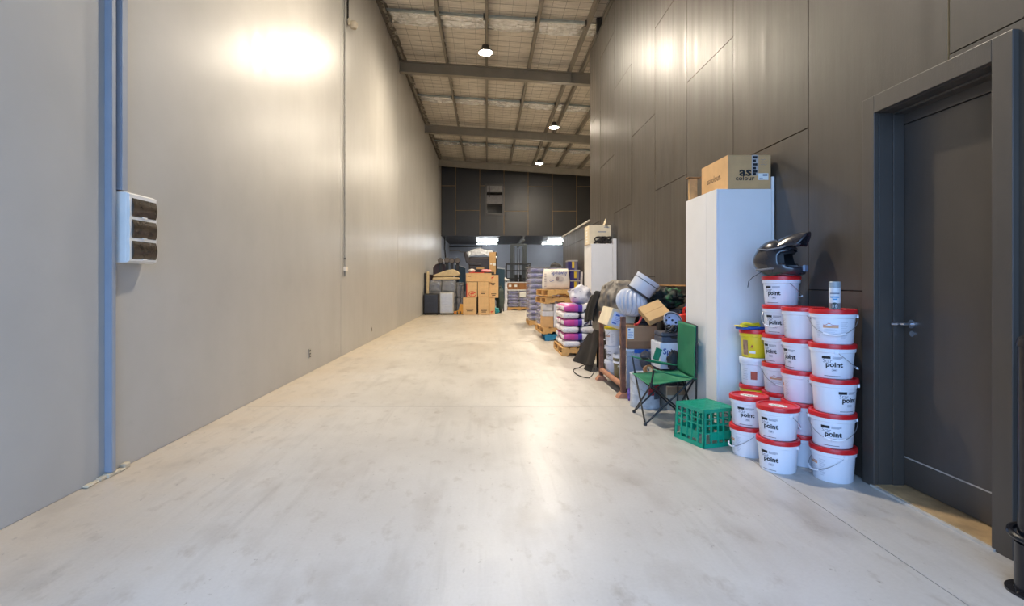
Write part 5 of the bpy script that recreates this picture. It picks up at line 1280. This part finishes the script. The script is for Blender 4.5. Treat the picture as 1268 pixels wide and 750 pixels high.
# ---------------------------------------------------------------- heap at the far left
Yb = 20.45
def suitcase(label, x0, w, h, y0, d, m, trim):
    t = thing('suitcase', label, 'suitcase', (x0 + w / 2, y0 + d / 2, 0), 0, 'suitcases against the left wall')
    MB().box(-w / 2, w / 2, -d / 2, -0.006, 0.05, h).build('front_shell', m, t, bev=0.05, seg=3)
    MB().box(-w / 2, w / 2, 0.006, d / 2, 0.05, h).build('back_shell', m, t, bev=0.05, seg=3)
    MB().box(-w / 2 + 0.01, w / 2 - 0.01, -0.006, 0.006, 0.06, h - 0.01).build('zip', trim, t)
    for k in range(7): MB().box(-w / 2 + 0.08, w / 2 - 0.08, -d / 2 - 0.014, -d / 2 + 0.004, 0.16 + k * (h - 0.3) / 6.6, 0.185 + k * (h - 0.3) / 6.6).build('rib', m, t, bev=0.003)
    MB().tube([(-0.07, -0.03, h - 0.004), (-0.07, -0.03, h + 0.022), (0.07, -0.03, h + 0.022), (0.07, -0.03, h - 0.004)], 0.009, 6).build('top_handle', trim, t)
    for sx in (-1, 1):
        for sy in (-1, 1): MB().cyl((sx * (w / 2 - 0.06) - 0.012, sy * (d / 2 - 0.05), 0.028), (sx * (w / 2 - 0.06) + 0.012, sy * (d / 2 - 0.05), 0.028), 0.027, n=14).build('wheel', trim, t)
    return t
SB = M('black_abs', (44, 42, 42), 0.3, var=0.1); SS = M('silver_abs', (190, 188, 184), 0.3, 0.3, var=0.06); TR = M('suitcase_trim', (26, 26, 28), 0.5)
suitcase('black ribbed hard suitcase standing against the left wall', -2.515, 0.60, 0.84, 20.25, 0.3, SB, TR)
suitcase('silver ribbed hard suitcase beside the black one', -1.885, 0.56, 0.88, 20.30, 0.3, SS, TR)
WRAP = M('wrapped_grey', (86, 82, 78), 0.3, var=0.35, scale=9, bump=0.6, bscale=9); FILM2 = clear_mat('cling_film', (220, 220, 220), 0.22, 0.1)
def wrapped(label, x0, x1, y0, y1, h, tiers, z0=0.0):
    t = thing('wrapped_bundle', label, 'bundle', ((x0 + x1) / 2, (y0 + y1) / 2, z0), 0, 'film-wrapped bundles at the far left')
    w, d = (x1 - x0) / 2, (y1 - y0) / 2
    for k in range(tiers): MB().box(-w, w, -d, d, k * h / tiers, (k + 1) * h / tiers - 0.02).build('padded_block', WRAP, t, bev=0.06, seg=3)
    se = lambda q: math.copysign(abs(q) ** 0.3, q)
    MB().grid(lambda u, v: ((w + 0.02) * se(math.cos(2 * math.pi * u)) * (1 + 0.03 * noise.noise((u * 9, v * 5, x0))), (d + 0.02) * se(math.sin(2 * math.pi * u)) * (1 + 0.03 * noise.noise((u * 9, v * 5, 4))), 0.02 + v * h), 48, 14, True).build('film', FILM2, t, smooth=60)
wrapped('film-wrapped grey block behind the black suitcase', -2.36, -1.86, 20.75, 21.3, 1.36, 3)
wrapped('film-wrapped grey block behind the silver suitcase', -1.84, -1.26, 20.75, 21.3, 1.36, 3)
wrapped('dark wrapped bundle standing on the yellow pallet jack', -1.23, -0.95, 20.75, 21.3, 1.17, 2, 0.092)
BEI = M('beige_fabric', (200, 178, 138), 0.8, var=0.08, bump=0.2, bscale=6)
t = thing('folded_mattress', 'beige folded foam mattress lying over the wrapped blocks', 'mattress', (-1.72, 21.05, 1.38))
pts = []
prof = [(-0.5, 0.0), (-0.1, 0.03), (0.45, 0.02), (0.60, 0.10), (0.50, 0.24), (0.30, 0.36), (-0.1, 0.28), (-0.45, 0.12)]
MB().prism([(-0.5, 0.0), (0.05, 0.0), (0.5, 0.02), (0.60, 0.05), (0.55, 0.11), (0.1, 0.13), (-0.48, 0.10)], 'y', -0.3, 0.3).build('lower_fold', BEI, t, bev=0.03, seg=3)
MB().prism([(-0.45, 0.13), (0.1, 0.15), (0.56, 0.16), (0.62, 0.24), (0.52, 0.36), (0.34, 0.44), (0.1, 0.40), (-0.25, 0.28), (-0.46, 0.20)], 'y', -0.3, 0.3).build('upper_fold', BEI, t, bev=0.04, seg=3)
tag(MB().bar((-2.42, 20.66, 0.02), (-2.38, 20.66, 1.72), 0.11, 0.08, (0, 1, 0)).build('beige_roll', BEI, bev=0.03, seg=3), 'beige roll standing upright between wall and wrapped block', 'roll')
tag(MB().box(-2.535, -2.50, 20.70, 21.0, 0.0, 1.66).build('dark_board', M('dark_board', (52, 46, 40), 0.5)), 'narrow dark board leaning on the left wall behind the suitcases', 'board')
BRN = M('brown_leather', (66, 42, 34), 0.4, var=0.15, bump=0.2, bscale=8)
t = thing('brown_armchair', 'dark brown leather armchair standing high behind the beige mattress', 'armchair', (-2.0, 22.15, 0.0))
MB().box(-0.42, 0.42, -0.35, 0.4, 0.9, 1.35).build('seat_base', BRN, t, bev=0.05, seg=3)
MB().prism([(-0.34, 1.3), (0.26, 1.3), (0.26, 1.95), (0.16, 2.08), (-0.04, 2.14), (-0.24, 2.06), (-0.34, 1.92)], 'y', 0.05, 0.35).build('backrest', BRN, t, bev=0.05, seg=3)
for s in (-1, 1): MB().box(s * 0.42 - 0.08, s * 0.42 + 0.08, -0.35, 0.4, 1.3, 1.62).build('armrest', BRN, t, bev=0.05, seg=3)
MB().box(-0.4, 0.4, -0.3, 0.35, 0.0, 0.9).build('base_crate', M('dark_board'), t)
t = thing('white_bundle', 'small white folded cloth on top of the brown armchair', 'cloth', (-1.95, 22.1, 2.141))
MB().box(-0.22, 0.26, -0.15, 0.15, 0, 0.06).build('fold', M('rag_white'), t, bev=0.025, seg=3)
MB().box(-0.18, 0.24, -0.13, 0.13, 0.061, 0.12).build('fold', M('rag_white'), t, bev=0.025, seg=3)
RL = M('dark_roll', (64, 58, 56), 0.5, var=0.15); RE = M('roll_end', (92, 86, 82), 0.6, var=0.1)
for k, px in enumerate((545.5, 553.5, 559.5, 566.5)):
    x = XP(px, 21.45)
    t = thing('padded_roller', 'dark padded roller on a black post, %s of four at the far left' % ['first', 'second', 'third', 'fourth'][k], 'roller', (x, 21.45, 0.0), 0, 'four padded rollers')
    zc = 2.19 + (0.02 if k == 1 else 0)
    MB().cyl((0, -0.10, zc), (0, 0.15, zc), 0.115, n=24).build('roller', RL, t, smooth=35, bev=0.01)
    MB().cyl((0, -0.105, zc), (0, -0.1, zc), 0.09, n=24).build('end_disc', RE, t)
    MB().box(-0.06, 0.06, 0.0, 0.08, 0.02, zc - 0.1).build('post', TR, t)
    MB().box(-0.09, 0.09, -0.1, 0.2, 0, 0.02).build('base', TR, t)
TEAL = M('dark_teal_board', (30, 62, 76), 0.45, var=0.08, scale=2); WE = M('white_edge', (206, 208, 210), 0.5)
def board(label, x0, x1, y, z00, z01, z10, z11):
    t = thing('teal_board', label, 'board', (x0, y, 0))
    MB().prism([(0, z00), (x1 - x0, z10), (x1 - x0, z11), (0, z01)], 'y', 0, 0.05).build('panel', TEAL, t)
    MB().bar((0, 0.025, z01 + 0.02), (x1 - x0, 0.025, z11 + 0.02), 0.06, 0.04).build('edge_strip', WE, t)
    for x in (0.05, x1 - x0 - 0.05): MB().box(x - 0.02, x + 0.02, 0.06, 0.10, 0, min(z01, z11) - 0.05).build('leg', TR, t)
board('dark teal board with white edge standing behind the mattress', -1.38, -0.93, 22.1, 0.9, 2.06, 0.9, 1.90)
board('dark teal board standing behind the right-hand cartons', -0.02, 0.78, 22.6, 0.5, 1.95, 0.5, 1.86)
# yellow pallet jack
t = thing('pallet_jack', 'yellow hand pallet jack beside the silver suitcase', 'pallet jack', (-1.125, 20.5, 0))
JY = M('jack_yellow', (226, 160, 32), 0.4)
MB().prism([(-0.20, 0.03), (0.16, 0.03), (0.20, 0.40), (0.06, 0.44), (-0.02, 0.16), (-0.20, 0.12)], 'y', -0.06, 0.06).build('pump_frame', JY, t, bev=0.01)
for s in (-1, 1): MB().box(s * 0.09 - 0.04, s * 0.09 + 0.04, 0.06, 0.80, 0.05, 0.09).build('fork', JY, t)
MB().cyl((0.05, 0.0, 0.4), (0.10, -0.05, 1.15), 0.016, n=10).build('handle_shaft', TR, t)
MB().tube([(0.02, -0.05, 1.15), (0.0, -0.05, 1.25), (0.2, -0.06, 1.25), (0.18, -0.05, 1.15), (0.02, -0.05, 1.15)], 0.012, 6).build('handle_loop', TR, t)
for s in (-1, 1): MB().cyl((s * 0.06 - 0.025, -0.02, 0.075), (s * 0.06 + 0.025, -0.02, 0.075), 0.075, n=18).build('wheel', TR, t)
MB().box(-0.185, -0.12, -0.063, -0.06, 0.06, 0.11).build('decal', M('label_red'), t)
# removal cartons with the red jumping-animal print
ROO = [(0.0, 0.42), (0.12, 0.62), (0.30, 0.80), (0.52, 0.86), (0.68, 0.78), (0.80, 0.88), (0.88, 1.0), (0.92, 0.86), (1.0, 0.80), (0.93, 0.72), (0.82, 0.70), (0.76, 0.58), (0.80, 0.42), (0.72, 0.44), (0.66, 0.56), (0.56, 0.50), (0.50, 0.30), (0.34, 0.14), (0.20, 0.10), (0.30, 0.24), (0.34, 0.42), (0.22, 0.50), (0.10, 0.40)]
RP2 = M('print_red', (206, 66, 44), 0.6)
def tri(poly):
    from mathutils.geometry import tessellate_polygon
    return [tuple(f) for f in tessellate_polygon([[Vector((u, v, 0)) for u, v in poly]])]
def roo(t, u0, v0, s, ring=False, y=-0.0018):
    mb = MB(); mb.add([(u0 + u * s, y, v0 + v * s * 0.7) for u, v in ROO], tri(ROO)); mb.build('animal_logo', RP2, t)
    if ring: MB().tube([(u0 + s * 0.5 + s * 0.66 * math.cos(a), y, v0 + s * 0.36 + s * 0.44 * math.sin(a)) for a in [2 * math.pi * i / 28 for i in range(28)]], 0.012, 4, True).build('logo_ring', RP2, t)
def rc(label, px0, px1, py0, py1, Y, d=0.45, m=KR, zbase=None):
    x0, x1 = XP(px0, Y), XP(px1, Y); z1 = ZP(py0, Y); z0 = ZP(py1, Y) if zbase is None else zbase
    t = carton(label, x0, Y, z0, x1 - x0, d, z1 - z0 - 0.006, m, group='removal cartons at the far left')
    t['w'] = x1 - x0; t['h'] = z1 - z0
    return t, x1 - x0, z1 - z0
def lines(t, u0, u1, v, n=2, m=None):
    mb = MB()
    for k in range(n): put_rect(mb, u0 + 0.03 * k, u1 - 0.03 * k, v - 0.06 * k, v - 0.06 * k + 0.03, lambda u, q: (u, -0.0018, q))
    mb.build('print_lines', m or M('print_brown'), t)
KM = cardboard('removal_card', (210, 172, 122))
a, w, h = rc('brown carton on the floor at left of the carton stack', 573.3, 590.0, 368.3, 389, 20.3, 0.5, KM, 0.0); lines(a, 0.12, 0.42, 0.20)
b, w2, h2 = rc('brown carton on the floor in the middle of the carton stack', 592.2, 605.2, 367.0, 389, 20.3, 0.5, KM, 0.0); lines(b, 0.10, 0.34, 0.16)
c3, w3, h3 = rc('narrow brown carton on the floor at right with red logo', 606.0, 612.8, 368.6, 388, 20.5, 0.5, KM, 0.0); roo(c3, 0.02, 0.04, 0.17)
za = h + 0.001
d4, w4, h4 = rc('brown carton with ringed red logo in the middle row left', 577.5, 590.8, 349.0, 368, 20.34, 0.45, KM, za); roo(d4, 0.13, 0.06, 0.22, True)
MB().box(0.0, 0.035, -0.003, -0.001, 0.03, h4 - 0.05).build('red_band', RP2, d4)
d5, w5, h5 = rc('brown carton in the middle row centre', 591.6, 605.0, 348.6, 367, 20.34, 0.45, KM, h2 + 0.001); lines(d5, 0.1, 0.32, 0.16)
d6, w6, h6 = rc('tall brown carton in the middle row right with red logo', 605.8, 617.2, 340.3, 368, 20.55, 0.45, KM, h3 + 0.001); roo(d6, 0.0, h6 - 0.20, 0.2); lines(d6, 0.06, 0.24, h6 - 0.35)
lines(d6, 0.08, 0.28, 0.14)
top = max(za + h4, h2 + 0.001 + h5)
d7, w7, h7 = rc('long brown carton lying on top of the carton stack', 577.0, 608.5, 338.0, 348, 20.4, 0.45, KM, top + 0.001); lines(d7, 0.06, 0.2, 0.2, 1)
MB().box(0.12, 0.72, 0.02, 0.4, h7, h7 + 0.03).build('red_flap', RP2, d7)
lumps('pink_cloth', 'bundled pink cloth on the long top carton', 'cloth', (-0.04, 20.6, top + h7 + 0.03), (0.22, 0.14, 0.06), M('pink_fabric', (232, 150, 156), 0.7), 2.2)
lumps('cream_bundle', 'small cream bundle on the left end of the long carton', 'bundle', (-0.62, 20.62, top + h7 + 0.03), (0.14, 0.12, 0.07), M('cream_bag'), 3.1)
# film-covered recliner on a stand behind the cartons
t = thing('wrapped_recliner', 'dark recliner under crumpled clear plastic high behind the cartons', 'armchair', (-0.28, 22.1, 0.0))
DB = M('recliner_leather', (50, 42, 38), 0.4, var=0.2, bump=0.2, bscale=8)
MB().box(-0.62, 0.62, -0.4, 0.4, 0.0, 1.62).build('stand', M('dark_board'), t)
MB().box(-0.50, 0.52, -0.38, 0.35, 1.66, 2.36).build('seat_base', DB, t, bev=0.06, seg=3)
MB().prism([(-0.72, 2.55), (-0.60, 2.60), (-0.52, 2.40), (-0.40, 2.16), (0.05, 2.10), (0.05, 1.98), (-0.45, 1.98), (-0.62, 2.15)], 'y', -0.4, 0.3).build('side_arm', DB, t, bev=0.04, seg=3)
MB().box(0.50, 0.72, -0.3, 0.3, 1.75, 2.60).build('back_cushion', DB, t, bev=0.07, seg=3)
MB().box(-0.16, 0.16, -0.47, -0.45, 1.84, 1.92).build('tag_label', KT, t)
MB().grid(lambda u, v: (-0.55 + 1.25 * u, -0.42 + 0.75 * v, 2.55 + 0.16 * math.sin(math.pi * u * 0.9 + 0.4) - 0.25 * (1 - v) ** 3 + 0.10 * noise.noise((u * 6, v * 6, 2)) + 0.05 * noise.noise((u * 15, v * 15, 5))), 48, 30).build('plastic_cover', clear_mat('crumpled_plastic', (226, 228, 232), 0.68, 0.15), t, smooth=60)
c = carton('tan carton panel held upright against the wrapped recliner', 0.10, 21.58, 1.63, 0.27, 0.06, 0.92, KT, tape=False)
MB().box(0.03, 0.12, -0.003, -0.001, 0.40, 0.46).box(0.15, 0.27, -0.003, -0.001, 0.36, 0.47).build('label_print', PAPER, c)
tag(MB().box(-0.35, 0.3, 21.45, 21.56, 0.0, 1.72).build('support_board', M('dark_board')), 'dark upright board behind the removal cartons', 'board')
lumps('green_rug', 'dark green rolled cover slumped at the right of the cartons', 'cover', (0.55, 21.6, 0.0), (0.17, 0.3, 0.55), M('dark_green_cover', (62, 74, 70), 0.6, bump=0.4, bscale=8), 1.7, 0.25)
lumps('teal_bag', 'teal plastic bag on the floor right of the cartons', 'bag', (0.36, 21.0, 0.0), (0.15, 0.14, 0.12), M('teal_plastic', (30, 140, 150), 0.3), 5.5, 0.35)
for k, (px, lab) in enumerate(((625.0, 'white bucket at the top'), (625.5, 'white bucket in the middle'), (625.0, 'white bucket at the bottom'))):
    pass
WBX = 0.80
for k in range(5):
    t = thing('white_tub', 'white tub in the stack left of the purple sacks, %s' % ['bottom', 'second', 'third', 'fourth', 'top'][k], 'tub', (WBX, 23.4, k * 0.262), 0, 'white tubs at the back')
    MB().lathe([(0, 0), (0.12, 0), (0.145, 0.225), (0, 0.225)], 24).build('tub_body', WB, t, smooth=35)
    MB().lathe([(0, 0.261), (0.148, 0.261), (0.152, 0.25), (0.152, 0.226), (0, 0.226)], 24).build('lid', WB, t, smooth=35)
lumps('white_plastic_heap', 'white plastic sheeting bunched on the white tubs', 'sheet', (0.74, 23.3, 1.311), (0.22, 0.2, 0.09), M('white_sheet'), 7.7, 0.4)
# back pallet: purple sacks with brown trays above
zq = sack_pallet('of the wrapped purple pallet at the back', 0.95, 23.5, 1.06, 1.1, 5, me_sack, 'purple sack pallet at the back', lh=0.150)
MB_ = tag(MB().box(0.93, 2.03, 23.48, 24.6, zq + 0.012, zq + 0.06).build('white_slip_sheet', WHITE_P), 'white slip sheet on the purple sacks at the back', 'sheet')
for k in range(4):
    c = carton('brown carton tray on the back pallet, %s from left' % ['first', 'second', 'third', 'fourth'][k], 0.95 + 0.265 * k, 23.5, zq + 0.062, 0.255, 0.9, 0.30, cardboard('dark_tray_card', (160, 108, 62)), tape=False, group='brown trays on the back pallet')
    if k < 2: MB().box(0.05, 0.17, -0.003, -0.001, 0.12, 0.22).build('label_patch', PAPER, c)
tag(MB().box(0.93, 2.03, 23.48, 24.5, zq + 0.372, zq + 0.41).build('white_top_sheet', WHITE_P), 'white sheet over the brown trays at the back', 'sheet')
MBL = tag(MB().box(1.50, 1.78, 23.455, 23.47, 0.62, 0.84).build('paper_notice', PAPER), 'white paper notice on the purple sacks at the back', 'notice')
